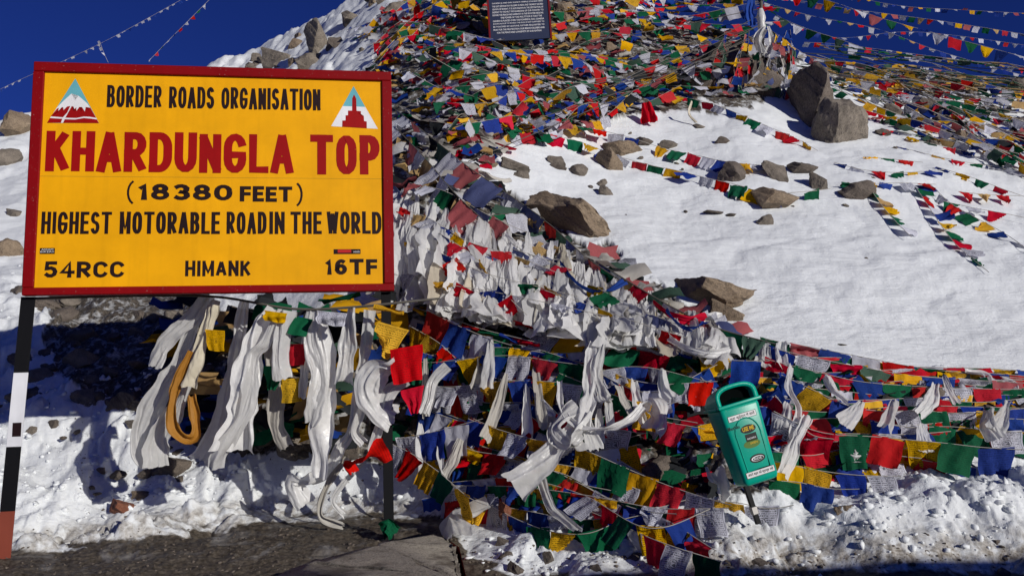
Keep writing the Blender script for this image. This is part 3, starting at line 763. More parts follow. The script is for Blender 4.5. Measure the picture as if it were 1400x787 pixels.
# big pale flags hanging from the black cords right of the sign
NETS = [
 ([(541,150),(590,188),(640,228),(690,262),(745,300)], 'bwrwkgwrbw', .42, 'thick dark cord with big faded flags slanting down right of the sign'),
 ([(541,175),(580,215),(620,262),(660,300)], 'wkrwyw', .40, 'second dark cord with big grey and red flags beside the sign'),
 ([(640,300),(700,292),(742,300),(800,350),(850,385)], 'rGwyRgbw', .30, 'cord with a dark green and a bright red flag over the slanting boulder'),
 ([(560,310),(620,320),(660,350),(700,360),(760,372)], 'yBwrBbwr', .27, 'cord with a violet blue flag hanging over the white scarves'),
 ([(820,360),(860,385),(920,420),(980,448),(1060,470)], 'bwyRgwyrGg', .24, 'cord of rolled faded flags along the crest down to the right wall'),
]
for i, (pp, cols, w, lab) in enumerate(NETS):
    flag_string(onto(pp, .8 if i < 2 else .6), cols, lab, w=w, styles=MIXED, seed=340 + i, swing=(-0.8, 0.5), ropem=ROPED, rr=.007)

tl_ = ['string in the upper tangle level with the notice board text', 'string in the upper tangle just under the notice board', 'string in the upper tangle level with the top edge of the sign', 'string across the middle of the upper tangle left of the pole', 'string low in the upper tangle near the red hanging cloth', 'string along the bottom edge of the upper tangle by the snow']
# the tangle over the upper slope: cords fan out from the pole
rs = random.Random(77)
for k in range(36):
    t = k / 35
    yl = -25 + 232 * t + rs.uniform(-7, 7)
    xl = np.interp(yl, [-30, 20, 90, 210], [620, 590, 545, 600]) + rs.uniform(-12, 40)
    xr = np.interp(t, [0, .25, .6, 1], [1035, 1060, 1000, 800]) + rs.uniform(-50, 20)
    yr = np.interp(t, [0, .3, .6, 1], [12, 62, 128, 176]) + rs.uniform(-9, 9)
    pts = []
    for q in np.linspace(0, 1, 7):
        yy = yl + (yr - yl) * q + 10 * math.sin(q * 3.1) + rs.uniform(-5, 5)
        pts.append((xl + (xr - xl) * q, yy))
    P3 = onto(pts, 0)
    offs = [rs.uniform(.1, .55) for _ in P3]
    P3 = [p + Vector((0, -o_ * 0.6, o_)) * 1.0 for p, o_ in zip(P3, offs)]
    cols = mixed(rs, 'BWWRGYBWRGYrgwwW.k', 23) if k % 3 else 'BWRGY'
    flag_string(P3, cols, tl_[min(5, int(t * 6))] + (' in mixed colours' if k % 3 else ' in even order'), w=rs.uniform(.22, .30), h=rs.uniform(.16, .24), styles=LIE, far=True, seed=400 + k, swing=(-1.3, 0.3), rr=.005, group='strings in the tangle on the upper slope', jit=3)
# left end of the tangle, cascading over the rocks
for k in range(10):
    x0 = rs.uniform(575, 660); y0 = rs.uniform(-15, 60); x1 = rs.uniform(470, 545); y1 = y0 + rs.uniform(30, 100)
    pts = [(x0 + (x1 - x0) * q + rs.uniform(-4, 4), y0 + (y1 - y0) * q ** 1.4) for q in np.linspace(0, 1, 5)]
    P3 = [p + Vector((0, -.1, rs.uniform(.1, .4))) for p in onto(pts, 0)]
    flag_string(P3, ''.join(rs.choice('BWRGYRY') for _ in range(11)), 'flag string cascading over rocks left of the tangle ' + ('near the summit' if y0 < 10 else 'in the middle' if y0 < 35 else 'just above the sign'), w=.22, styles=LIE, far=True, seed=460 + k, swing=(-1.3, 0.7), rr=.005, group='strings at the left end of the upper tangle', jit=3)
# right fan
for k in range(30):
    t = k / 29
    x0, y0 = rs.uniform(1075, 1180), rs.uniform(70, 105) + 40 * t
    x1, y1 = 1430, 104 + 165 * t + rs.uniform(-8, 8)
    if k > 16: x0 += 60; y0 += 22
    if k > 26: x0 += 60; y0 += 22
    pts = [(x0 + (x1 - x0) * q, y0 + (y1 - y0) * q + rs.uniform(-5, 5)) for q in np.linspace(0, 1, 6)]
    P3 = [p + Vector((0, -.05, rs.uniform(.03, .3))) for p in onto(pts, 0)]
    green = k < 7
    flag_string(P3, ''.join(rs.choice('gyGgwyk.' if green else 'bwrgyBWRGYBWRGYwWk.') for _ in range(17)), ('greenish string of rolled flags along the upper right ridge' if green else 'string of faded flags in the upper right tangle, ' + ('near its top' if t < .45 else 'in its middle' if t < .75 else 'along its lower edge')), w=rs.uniform(.21, .3), h=rs.uniform(.15, .24), styles=ROLL_ if green else LIE + [11, 12], far=True, seed=500 + k, swing=(-1.4, 0.8), rr=.006, group='strings in the tangle on the upper right slope', jit=3)

for k in range(26):
    x0 = rs.uniform(1065, 1250); y0 = rs.uniform(72, 110) + (x0 - 1065) * .12; x1 = min(1450, x0 + rs.uniform(120, 320)); y1 = y0 + rs.uniform(5, 75)
    P3 = [p + Vector((0, -.05, rs.uniform(.05, .28))) for p in onto([(x0 + (x1 - x0) * q, y0 + (y1 - y0) * q + rs.uniform(-3, 3)) for q in np.linspace(0, 1, 5)], 0)]
    o = link('cord', tube(smooth_path(P3, 24)[0] - np.array(P3[0]), rs.uniform(.006, .012), 4, 'cord'), rs.choice([ROPE, ROPED, ROPED, CM['g'], CM['y']])); o.location = P3[0]
    tag(o, 'bare cord without flags running through the upper right tangle', 'cord', 'bare cords in the upper right tangle')
# strings against the sky
SKYS = [
 ([(1042,-6),(1100,2),(1160,12),(1280,28),(1345,38),(1430,52)], 24, .17, 'GyRWbYrW', 'topmost string of tiny flags against the sky on the right'),
 ([(1060,-8),(1120,-2),(1180,17),(1215,28),(1280,46),(1340,62),(1430,86)], 19, .26, 'WRGYBwrGYB', 'string of larger pennants against the sky on the right'),
 ([(1050,14),(1075,28),(1110,42),(1160,58),(1215,80)], 20, .24, 'GgWG', 'string of pale green pennants beside the pole'),
 ([(1100,58),(1140,60),(1190,66),(1250,74),(1330,84),(1430,98)], 24, .16, 'WRBwY', 'string of tiny flags low in the sky above the right ridge'),
 ([(1060,22),(1100,40),(1150,52),(1230,44),(1300,48),(1430,66)], 26, .14, 'WBwR', 'thin slack string of tiny flags crossing the sky on the right'),
 ([(-20,132),(30,108),(90,82),(160,48),(262,-8)], 26, .12, 'WwBW', 'thin string of tiny pale flags in the sky above the sign'),
 ([(203,84),(230,56),(262,24),(292,-6)], 24, .15, 'WRGWBR', 'short string of tiny coloured flags rising steeply above the sign'),
 ([(136,56),(141,70),(148,86)], 26, .12, 'WW', 'short end of string dangling in the sky above the sign'),
 ([(1150,-8),(1230,8),(1320,14),(1430,20)], 26, .14, 'BWrYGW', 'short string of tiny flags in the top right corner of the sky'),
 ([(1052,40),(1100,74),(1150,92),(1230,88),(1310,100),(1430,122)], 18, .17, 'gWyWr', 'string of pale flags skimming the upper right ridge'),
 ([(1045,4),(1110,22),(1200,40),(1290,72),(1430,112)], 22, .15, 'wGyRwB', 'string of tiny mixed flags crossing the sky down to the right ridge'),
 ([(860,-8),(905,16),(940,22),(1000,10),(1036,2)], 18, .26, 'YRBWRGWBY', 'string of flags across the small gap of sky left of the pole'),
]
px_right = lambda pp: pp[0][0] > 800
for i, (pp, Y, w, cols, lab) in enumerate(SKYS):
    w *= 1.25 if px_right(pp) else 1.0
    flag_string([Vector(at(px, py, Y)) for px, py in pp], cols, lab, w=w, h=w * .85, styles=[0, 2, 9, 10, 8, 9, 10] if i in (1, 2) else LIE, far=True, seed=560 + i, swing=(-1.0, 1.0), rr=.006 if w > .2 else .005, gap=.08 if w > .2 else .12)

print('flags', NFLAG[0])

# ------------------------------------------------------------------ white scarves
def khata(path, w0, w1, seed, mat, label, group=None, folds=3, n=44, gather=0.35, twist=0.0, name='silk_scarf', side=None):
    rs = random.Random(seed)
    path, L = smooth_path(path, n + 1)
    nu = 26
    so_ = seed * 5.3
    t = np.linspace(0, 1, n + 1)[:, None]; u = np.linspace(0, 1, nu + 1)[None, :]
    T = t + 0 * u; U = u + 0 * t; LL = T * L
    tg = np.gradient(path, axis=0); tg /= np.linalg.norm(tg, axis=1)[:, None] + 1e-9
    s0 = np.array(side if side is not None else [1.0, 0.15, 0])
    sd = s0[None, :] - tg * (tg @ s0)[:, None]
    sd /= np.linalg.norm(sd, axis=1)[:, None] + 1e-9
    for i in range(1, n + 1):
        if sd[i] @ sd[i - 1] < 0: sd[i] = -sd[i]
    nr = np.cross(sd, tg)
    tw = (twist * t + .5 * noise(t * 2.5, t * 0 + so_, 3))
    sd, nr = sd * np.cos(tw) + nr * np.sin(tw), -sd * np.sin(tw) + nr * np.cos(tw)
    wd = (w0 + (w1 - w0) * T ** .8) * (1 + .22 * noise(T * L * 4, T * 0 + so_, 4) + .1 * noise(T * L * 13, T * 0 + so_, 5))
    edge = .10 * noise(LL * 9, U * 0 + so_, 6) * (U - .5) * 2
    fo = fbm(U * folds * .85 + .45 * noise(LL * 2.2, U, 8), LL * 1.1 + so_, 3, 7, .38)
    fo = fo * 1.25
    cre = fbm(U * folds * 1.5 + LL * 2, LL * 7 - U * 2 + so_, 3, 9, .6)
    cr2 = 1 - 2 * np.abs(noise(U * 3 + LL * 5, LL * 9 - U * 3 + so_, 10))
    disp = wd * gather * 1.3 * fo + .008 * cre + .0045 * cr2 * min(1, w1 * 5)
    sq = 1 - .35 * np.abs(fo) * gather
    lon = .03 * fbm(U * 5, T * 0 + so_, 3, 11) * (T > .985) - .012 * cre * T
    q = path[:, None, :] + sd[:, None, :] * (wd * (U - .5 + edge + .10 * fo))[..., None] + nr[:, None, :] * disp[..., None] + tg[:, None, :] * lon[..., None]
    V = q.reshape(-1, 3); UVs = np.stack([U.ravel(), (LL / .35).ravel()], 1)
    base = path[0].copy()
    o = link(name, new_mesh(name, V - base, grid_faces(nu, n), UVs), mat); o.location = base
    return tag(o, label, 'scarf', group)
def kp(px, off=None, Y=None):
    if Y is not None: return [at(x, y, Y + (i * 0.02)) for i, (x, y) in enumerate(px)]
    return [np.array(hit(x, y, off)) for x, y in px]
# left group hanging from a cord between the sign posts
LK = [
 ([(285,404),(262,432),(225,470),(212,500)], 7.1, .10, .17, SILK, 'shortest scarf at the far left, blown aside with a frayed tip'),
 ([(275,420),(240,500),(205,560),(190,600),(205,636)], 7.25, .10, .20, SILK, 'leftmost long white scarf sweeping down to a looped end'),
 ([(288,425),(262,500),(240,560),(215,600),(212,640)], 7.15, .07, .20, SILK, 'white scarf whose end meets the leftmost one near the snow'),
 ([(297,410),(282,450),(268,490),(258,528)], 6.95, .10, .15, SILKY, 'cream scarf with a shiny surface beside the small yellow flag'),
 ([(262,480),(240,530),(236,575),(252,598),(268,592),(262,540)], 7.0, .06, .10, SILKG, 'golden orange scarf hanging in a loop on the left'),
 ([(335,410),(325,460),(312,520),(296,580),(270,632)], 7.3, .10, .22, SILK, 'white scarf behind the widest one, reaching towards the lower left'),
 ([(372,420),(352,455),(338,510),(330,570),(318,618)], 6.95, .12, .32, SILK, 'widest white scarf in full sun left of the middle'),
 ([(380,428),(362,470),(345,490),(338,560),(300,620),(294,640)], 6.9, .06, .15, SILK, 'white scarf lying over the widest one with a pointed tip'),
 ([(392,424),(386,455),(382,490),(386,518)], 6.9, .11, .13, SILK, 'short straight white scarf in the middle of the left row'),
 ([(372,470),(376,530),(378,580),(392,612)], 7.3, .14, .14, SILKD, 'dim greyish scarf in the shade behind the short straight one'),
 ([(428,424),(425,465),(436,520),(428,565),(424,580)], 6.95, .13, .14, SILK, 'bright white scarf with a ragged end under the lilac flag'),
 ([(440,430),(444,520),(442,590),(440,655)], 7.05, .16, .18, SILK, 'long straight scarf reaching almost down to the snow'),
 ([(425,430),(418,480),(412,545)], 7.1, .08, .09, SILK, 'thin scarf squeezed left of the bright ragged one'),
 ([(480,420),(476,460),(470,524)], 6.95, .13, .17, SILK, 'smooth white scarf second from the right of the left row'),
 ([(506,424),(500,475),(488,540),(480,590),(466,610)], 7.0, .10, .10, SILK, 'long narrow scarf at the right end of the left row'),
 ([(500,520),(494,560),(486,590),(498,606)], 6.9, .09, .08, SILK, 'crumpled scarf end left of the bundle'),
 ([(545,498),(520,505),(505,530),(515,560),(540,572)], 6.85, .16, .26, SILK, 'knotted bundle of cream white scarf right below the sign corner'),
 ([(556,520),(530,540),(522,575),(512,610),(522,622)], 6.9, .12, .10, SILK, 'scarf tail dangling from the knotted bundle'),
 ([(470,600),(450,640),(425,655),(400,660),(418,690)], 7.25, .08, .16, SILK, 'scarf trailing over the snow at the foot of the row'),
 ([(475,625),(455,650),(440,680),(440,706),(470,718)], 7.2, .05, .07, SILKD, 'thin scarf curling on the snow left of the thin black post'),
 ([(500,630),(470,660),(455,685),(470,705)], 7.3, .04, .05, SILK, 'thin cord like scarf loop on the snow left of the post'),
]
for i, (pp, Y, w0, w1, m_, lab) in enumerate(LK):
    khata(kp(pp, Y=Y), w0, w1, 30 + i, m_, lab, folds=2.4 if w1 < .2 else 3.4)
# named scarves in the wall
WK = [
 ([(812,468),(806,500),(806,540),(800,575),(798,590)], .72, .10, .13, SILK, 'long scarf falling straight through the middle of the wall'),
 ([(824,470),(815,510),(825,540),(836,542)], .74, .06, .16, SILK, 'broad white scarf corner hanging right of the straight one'),
 ([(765,520),(768,556),(790,582),(830,584),(860,574),(878,555)], .78, .05, .07, SILK, 'white scarf drooping in a wide loop across the wall'),
 ([(800,560),(770,600),(735,640),(702,668)], .76, .12, .26, SILK, 'big gathered scarf bundle sweeping down left in the middle of the wall'),
 ([(790,555),(770,570),(758,590),(778,610),(800,600)], .8, .12, .16, SILK, 'twisted knot of scarves at the top of the big bundle'),
 ([(740,655),(752,690),(762,700),(790,722)], .55, .08, .08, SILK, 'scarf tail with a knot lying on the snow below the big bundle'),
 ([(870,560),(895,552),(900,575),(890,590)], .72, .12, .16, SILK, 'shiny satin scarf knot left of the green bin'),
 ([(905,505),(908,530),(918,545)], .55, .07, .12, SILK, 'short scarf behind the green flag left of the bin'),
 ([(612,500),(592,520),(586,545),(578,566)], .8, .09, .10, SILK, 'curved white scarf beside the red flag right of the bundle'),
 ([(668,686),(640,700),(615,712),(632,728)], .48, .10, .20, SILK, 'scarf heaped on the snow right of the concrete block'),
 ([(630,600),(618,630),(605,650)], .7, .08, .14, SILKD, 'scarf hanging above the sheer green flag'),
 ([(1082,500),(1078,530),(1092,560),(1084,600)], .38, .05, .07, SILK, 'twisted white and red strip right of the green bin'),
 ([(1105,570),(1085,610),(1070,650)], .40, .07, .13, SILK, 'white scarf hanging right beside the green bin'),
 ([(1130,515),(1140,535),(1158,550)], .36, .07, .08, SILK, 'white scarf strip near the top of the right wall'),
 ([(1280,524),(1274,545),(1256,566)], .42, .05, .12, SILK, 'white scarf in the middle of the right wall'),
 ([(1352,560),(1350,580),(1362,600)], .42, .08, .14, SILK, 'crumpled white plastic like scarf near the right edge'),
 ([(1150,600),(1165,622),(1188,620)], .25, .09, .1, SILK, 'scarf under the long even row right of the bin'),
 ([(975,640),(985,660),(990,680)], .35, .1, .14, SILK, 'scarf below the green bin, left of its post'),
 ([(1048,470),(1046,480),(1042,500)], .25, .08, .16, SILK, 'white scarf knot on the crest above the green bin'),
 ([(1070,466),(1068,482),(1070,500)], .25, .08, .13, SILK, 'second white scarf knot on the crest right above the bin'),
 ([(1320,508),(1345,512),(1352,524)], .2, .1, .12, SILK, 'white scarf rolled over the crest at the right'),
 ([(1370,516),(1385,522),(1390,535)], .2, .09, .12, SILK, 'small white scarf on the crest near the right edge'),
]
for i, (pp, off, w0, w1, m_, lab) in enumerate(WK):
    khata(kp(pp, off=off), w0, w1, 70 + i, m_, lab, folds=2.6)
rs = random.Random(55)
for k in range(24):
    right = k % 4 == 2
    x = rs.uniform(1070, 1395) if right else rs.uniform(565, 960)
    y = rs.uniform(512, 600) if right else rs.uniform(450, 620)
    if 860 < x < 1060 and y > 520: continue
    ln = rs.uniform(30, 50) if right else rs.uniform(45, 95); dx = rs.uniform(-30, 22)
    o_ = rs.uniform(.3, .42) if right else rs.uniform(.5, .72)
    khata([np.array(hit(x, y, o_)), np.array(hit(x + dx * .4, y + ln * .5, o_ + .03)), np.array(hit(x + dx, y + ln, o_))], rs.uniform(.03, .06), rs.uniform(.07, .17), 1500 + k, rs.choice([SILK, SILK, SILK, SILKD]), 'white scarf tied among the flags of the wall, ' + (('between the bin and the red flags' if x < 1180 else 'above the long even row' if x < 1300 else 'near the right edge') if right else ('below the sign corner' if x < 680 else 'beside the big gathered bundle' if x < 820 else 'left of the green bin')), 'small scarves tied into the flag wall', folds=2.2, n=26, gather=.25, twist=rs.uniform(-1, 1))
# heap of scarves right of the sign
rs = random.Random(99)
SR = [(590, 'touching the right edge of the sign'), (650, 'a little right of the sign'), (720, 'left of the slanting tan boulder'), (790, 'under the left end of the slanting tan boulder'), (850, 'under the right end of the slanting tan boulder'), (920, 'left of the long low tan boulder'), (2000, 'in front of the long low tan boulder')]
for k in range(165):
    x = rs.uniform(546, 985)
    crest = np.interp(x, [545, 640, 740, 830, 900, 985], [255, 292, 325, 368, 405, 445])
    low = np.interp(x, [545, 640, 760, 860, 985], [408, 432, 450, 470, 490])
    y0 = crest + (low - crest) * rs.uniform(-.05, 0.52)
    ang = rs.choice([rs.uniform(-.25, .15), rs.uniform(-.5, .3), rs.uniform(-.2, .1)])
    ln = rs.uniform(80, 150); y1 = min(y0 + ln * math.cos(ang), low + rs.uniform(-12, 10))
    if y1 - y0 < 22: continue
    dx = math.tan(ang) * (y1 - y0)
    z0, z1 = rs.uniform(.3, .62), rs.uniform(.38, .72)
    p0 = np.array(hit(x, y0, z0)); p1 = np.array(hit(x + dx, y1, z1))
    pm = (p0 + p1) / 2 + np.array([rs.uniform(-.05, .05), -rs.uniform(.0, .15), rs.uniform(-.04, .02)])
    m_ = rs.choice([SILK, SILK, SILK, SILK, SILK, SILKD, SILK, SILKY])
    khata([p0, pm, p1], rs.uniform(.03, .08), rs.choice([.14, .20, .26, .34]) * rs.uniform(.8, 1.2), 200 + k, m_, ('upper ' if y0 < (crest * .72 + low * .28) else 'lower ') + {SILK: 'white', SILKD: 'dusty grey', SILKY: 'cream'}[m_] + ' scarf in the heap ' + [d for lim, d in SR if x < lim][0], 'scarves heaped right of the sign', folds=rs.uniform(1.6, 3.2), n=30, gather=rs.uniform(.12, .26), twist=rs.uniform(-.5, .5))
for k in range(10):
    x = rs.uniform(550, 930)
    crest = np.interp(x, [545, 640, 740, 830, 900, 985], [255, 292, 325, 368, 405, 445]); low = np.interp(x, [545, 640, 760, 860, 985], [408, 432, 450, 470, 490])
    y0 = rs.uniform(crest - 5, low - 20); w_ = rs.uniform(40, 110); sg_ = rs.uniform(8, 26); o_ = rs.uniform(.6, .8)
    pp = [hit(x + w_ * q, y0 + w_ * .3 * q + sg_ * 4 * q * (1 - q), o_) for q in (0, .25, .5, .75, 1)]
    khata([np.array(p) for p in pp], rs.uniform(.04, .09), rs.uniform(.05, .14), 1200 + k, rs.choice([SILK, SILK, CM['W'], CM['W'], CM['R'], CM['B']]), 'twisted cloth strip across the scarf heap ' + [d for lim, d in SR if x < lim][0], 'cloth strips looping over the scarf heap', folds=2, n=30, gather=.2, side=[0.2, .1, 1.0], twist=rs.uniform(-2, 2))
HP = [([(548,285),(590,300),(640,330),(700,348),(760,372)], 'RyWBYR'), ([(552,330),(600,345),(660,372),(720,388),(790,405)], 'YWBRW.G'), ([(550,372),(610,388),(670,398),(740,412),(830,432)], 'W.YRBW.'), ([(700,340),(760,360),(820,395),(880,425),(950,452)], 'bWR.YGw'), ([(740,395),(800,415),(870,440),(940,462)], 'R.BYW.'), ([(560,250),(610,262),(660,290),(720,318)], 'rWGyb'), ([(600,318),(650,352),(690,400),(720,430)], 'BRWY.')]
for i, (pp, cols) in enumerate(HP):
    flag_string(onto(pp, .78), cols, ['top', 'second', 'third', 'fourth', 'fifth', 'highest', 'steepest'][i] + ' coloured flag string lying across the heap of white scarves', w=rs.uniform(.2, .27), styles=MIXED + [5, 11, 9], seed=1300 + i, swing=(-1.0, .5), jit=4, gap=.05)
for k in range(16):   # on the tangle
    x = rs.uniform(545, 640); y = rs.uniform(130, 270); mm = rs.choice([SILK, SILKD, SILKD])
    if x > 640 and y > 205: y = 200 - (x - 640) * .5
    p0 = np.array(hit(x, y, .3)); p1 = np.array(hit(x + rs.uniform(30, 90), y + rs.uniform(5, 40), .25)); pm = (p0 + p1) / 2 + np.array([0, -.1, -.05])
    khata([p0, pm, p1], .08, rs.uniform(.2, .34), 330 + k, mm, 'crumpled ' + ('white' if mm is SILK else 'dusty grey') + ' scarf in the tangle, ' + ('beside the emblem corner of the sign' if x < 640 else 'above the left end of the snow field') + (', upper' if y < 200 else ', lower'), 'crumpled scarves in the tangle beside the sign', n=20, gather=.25)

# loose cloth scraps that nobody could count
def scraps(name, polys, count, seed, size, pal, off=(0.02, 0.22)):
    rs = random.Random(seed); V, Fc, UVs, MI = [], [], [], []
    n = 3
    gf = grid_faces(n, n)
    boxes = [(min(p[0] for p in P_), max(p[0] for p in P_), min(p[1] for p in P_), max(p[1] for p in P_)) for P_ in polys]
    areas = [(b[1] - b[0]) * (b[3] - b[2]) for b in boxes]
    xs, ys = [], []
    while len(xs) < count:
        i = rs.choices(range(len(polys)), areas)[0]; b = boxes[i]
        x, y = rs.uniform(b[0], b[1]), rs.uniform(b[2], b[3])
        if inpoly(np.array([x]), np.array([y]), polys[i])[0]: xs.append(x); ys.append(y)
    for x, y in zip(xs, ys):
        p = hit(x, y, 0)
        o_ = rs.uniform(*off)
        s = size * rs.uniform(.6, 1.25)
        M = Euler((rs.uniform(.2, 1.5), rs.uniform(-.35, .35), rs.uniform(-.5, .5))).to_matrix()
        U, W = np.meshgrid(np.linspace(-.5, .5, n + 1), np.linspace(-.5, .5, n + 1))
        a, b_ = U.ravel(), W.ravel()
        z = .16 * np.sin(a * rs.uniform(3, 8) + rs.uniform(0, 6)) + .14 * np.sin(b_ * rs.uniform(3, 9) + rs.uniform(0, 6)) + .12 * np.sin((a + b_) * 7 + rs.uniform(0, 6))
        q = np.stack([a * 1.5 * (1 - .5 * rs.random() * (b_ + .5)), b_ * .62, z * .8], 1) * s
        q = q @ np.array(M).T + np.array(p) + np.array([0, -o_, o_ * .5])
        base = len(V) * (n + 1) ** 2
        V.append(q); UVs.append(np.stack([a + .5, b_ + .5], 1)); Fc.append(gf + base); MI += [rs.randrange(len(pal))] * (n * n)
    me = new_mesh(name, np.concatenate(V), np.concatenate(Fc), np.concatenate(UVs))
    for m_ in pal: me.materials.append(m_)
    me.polygons.foreach_set('material_index', np.array(MI, np.int32))
    o = link(name, me); o['kind'] = 'stuff'
    return o
pal_all = [CM[c] for c in 'BBWRGYRGYrgwy'] + [SILKD, SILK]
tag(scraps('flag_scraps', [[(560,-20),(510,30),(500,95),(545,150),(560,220),(650,240),(720,190),(780,175),(900,150),(1060,130),(1080,80),(1000,40),(900,60),(800,50),(740,62),(660,60),(620,30)]], 420, 3, .22, pal_all + [CM['k']] * 2 + [CM['W']] * 2 + [CM['g'], CM['r']]), 'loose small flags and scraps filling the tangle on the upper slope', 'cloth scraps')
tag(scraps('faded_scraps', [[(1090,80),(1420,115),(1420,215),(1300,200),(1190,165)]], 120, 4, .2, [CM[c] for c in 'bwrgyBWRGYk'] + [SILKD], (0, .1)), 'faded flag scraps on the upper right slope', 'cloth scraps')
tag(scraps('wall_scraps', [[(545,420),(545,600),(640,640),(760,690),(1000,672),(1230,630),(1410,615),(1410,525),(1050,490)]], 420, 5, .24, [CM[c] for c in 'BBkRGYkGYk'] + [CM['k']], (0, .06)), 'cloth layers packed under the wall of prayer flags', 'cloth scraps')  # dark pieces stand in for shade deep in the wall
tag(scraps('heap_scraps', [[(545,200),(545,420),(1000,480),(1010,455),(900,405),(830,360),(740,315),(640,235)]], 200, 6, .26, [CM[c] for c in 'bwrgykw'] + [SILKD, SILKD, SILK, SILKD], (.02, .22)), 'scraps packed between the heaped scarves', 'cloth scraps')
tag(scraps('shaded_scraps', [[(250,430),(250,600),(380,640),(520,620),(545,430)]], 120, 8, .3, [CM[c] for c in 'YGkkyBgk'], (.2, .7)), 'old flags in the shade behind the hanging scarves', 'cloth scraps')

# ------------------------------------------------------------------ the big sign
BL = Vector((-3.993, 6.491, 2.281)); YAW = 0.157; SW, SH = 3.0, 2.005
ax = Vector((math.cos(YAW), math.sin(YAW), 0.015)).normalized(); upv = Vector((0, 0, 1)); upv = (upv - ax * upv.dot(ax)).normalized(); nv = upv.cross(ax)  # points away from camera? fixed below
nrm = ax.cross(upv)  # towards the camera (-Y)
SM = Matrix((ax, -nrm, upv)).transposed().to_4x4(); SM.translation = BL
# homography photo -> sign metres
src = [(28, 404), (541, 397), (538, 100), (55, 86)]; dst = [(0, 0), (SW, 0), (SW, SH), (0, SH)]
A_ = []; b_ = []
for (x, y), (X, Y) in zip(src, dst):
    A_.append([x, y, 1, 0, 0, 0, -X * x, -X * y]); b_.append(X)
    A_.append([0, 0, 0, x, y, 1, -Y * x, -Y * y]); b_.append(Y)
hm = np.append(np.linalg.solve(np.array(A_, float), np.array(b_, float)), 1).reshape(3, 3)
def sg(x, y):
    q = hm @ np.array([x, y, 1.0]); return q[0] / q[2], q[1] / q[2]

def painted(name, col, rough=0.5, wear=0.0, wearcol=(0.6, 0.6, 0.6), spec=0.15):
    m = NT(name)
    n = m.tex(2.2, 5, 0.6); n2 = m.tex(60, 4, 0.7)
    mp = m.t.nodes.new('ShaderNodeTexCoord'); st = m.n('Mapping'); st.inputs['Scale'].default_value = (14, 14, 1.2); m.l(mp.outputs['Object'], st.inputs[0])
    stn = m.n('TexNoise', Scale=1.0, Detail=5.0); m.l(st.outputs[0], stn.inputs['Vector'])
    c = m.mix(m.ramp(n, [(0.3, 0.), (0.7, 1.)]), tuple(v * 0.86 for v in col), tuple(min(1, v * 1.08) for v in col))
    c = m.mix(m.ramp(stn.outputs[0], [(0.5, 0.), (0.72, 0.28)]), c, tuple(v * 0.72 for v in col))
    c = m.mix(m.ramp(n2, [(0.66, 0.), (0.72, wear)]), c, wearcol)
    m.l(c, m.b.inputs['Base Color']); m.b.inputs['Roughness'].default_value = rough; m.b.inputs['Specular IOR Level'].default_value = spec
    m.bump(n2, 0.12, 0.003)
    return m.m
YEL = painted('yellow sign paint', (0.82, 0.375, 0.002), 0.45, 0.15, (0.25, 0.13, 0.02))
RED = painted('dark red sign paint', (0.22, 0.003, 0.004), 0.4, 0.6, (0.5, 0.35, 0.3))
REDL = painted('red lettering paint', (0.30, 0.003, 0.003), 0.5)
BLK = painted('black lettering paint', (0.018, 0.008, 0.008), 0.5)
WHT = painted('white paint', (0.75, 0.74, 0.74), 0.5)
TEAL = painted('teal paint', (0.13, 0.40, 0.45), 0.5)
BLACKP = painted('black post paint', (0.008, 0.008, 0.009), 0.5, 0.3, (0.10, 0.08, 0.07), spec=0.1)
WHITEP = painted('white post paint', (0.72, 0.72, 0.74), 0.5, 0.5, (0.3, 0.28, 0.25))
RUST = painted('rusty red post paint', (0.22, 0.05, 0.03), 0.7, 0.6, (0.12, 0.07, 0.05))
STEEL = simple('bare steel', (0.25, 0.24, 0.23), 0.45, metallic=0.8)

sign = empty('road_sign', BL, 'big yellow road sign with dark red frame on two posts in front of the slope', 'sign')
sign.matrix_world = SM
def sp_(name, me, mat): return link(name, me, mat, sign)
sp_('board', bm_mesh('board', box_bm(0.02, SW - 0.02, 0.0, 0.03, 0.02, SH - 0.02)), YEL)
FW = 0.085
def frame_piece(x0, x1, z0, z1): return bm_mesh('frame_rail', box_bm(x0, x1, -0.026, 0.05, z0, z1, bevel=0.006, seg=1))
sp_('frame_rail', frame_piece(0, SW, 0, FW * 0.75), RED); sp_('frame_rail', frame_piece(0, SW, SH - FW, SH), RED)
sp_('frame_rail', frame_piece(-0.002, FW, FW * 0.75 + .001, SH - FW - .001), RED); sp_('frame_rail', frame_piece(SW - FW, SW + .002, FW * 0.75 + .001, SH - FW - .001), RED)
x0_, z0_ = sg(64, 239.5); x1_, z1_ = sg(522, 244)
sp_('seam', bm_mesh('seam', box_bm(FW, SW - FW, -0.0008, 0.001, (z0_ + z1_) / 2, (z0_ + z1_) / 2 + 0.004)), painted('dull seam', (0.45, 0.25, 0.01)))
for zz in (0.25, 1.0, 1.75): sp_('back_rail', bm_mesh('rail', box_bm(0.03, SW - 0.03, 0.051, 0.085, zz - .02, zz + .02)), BLACKP)

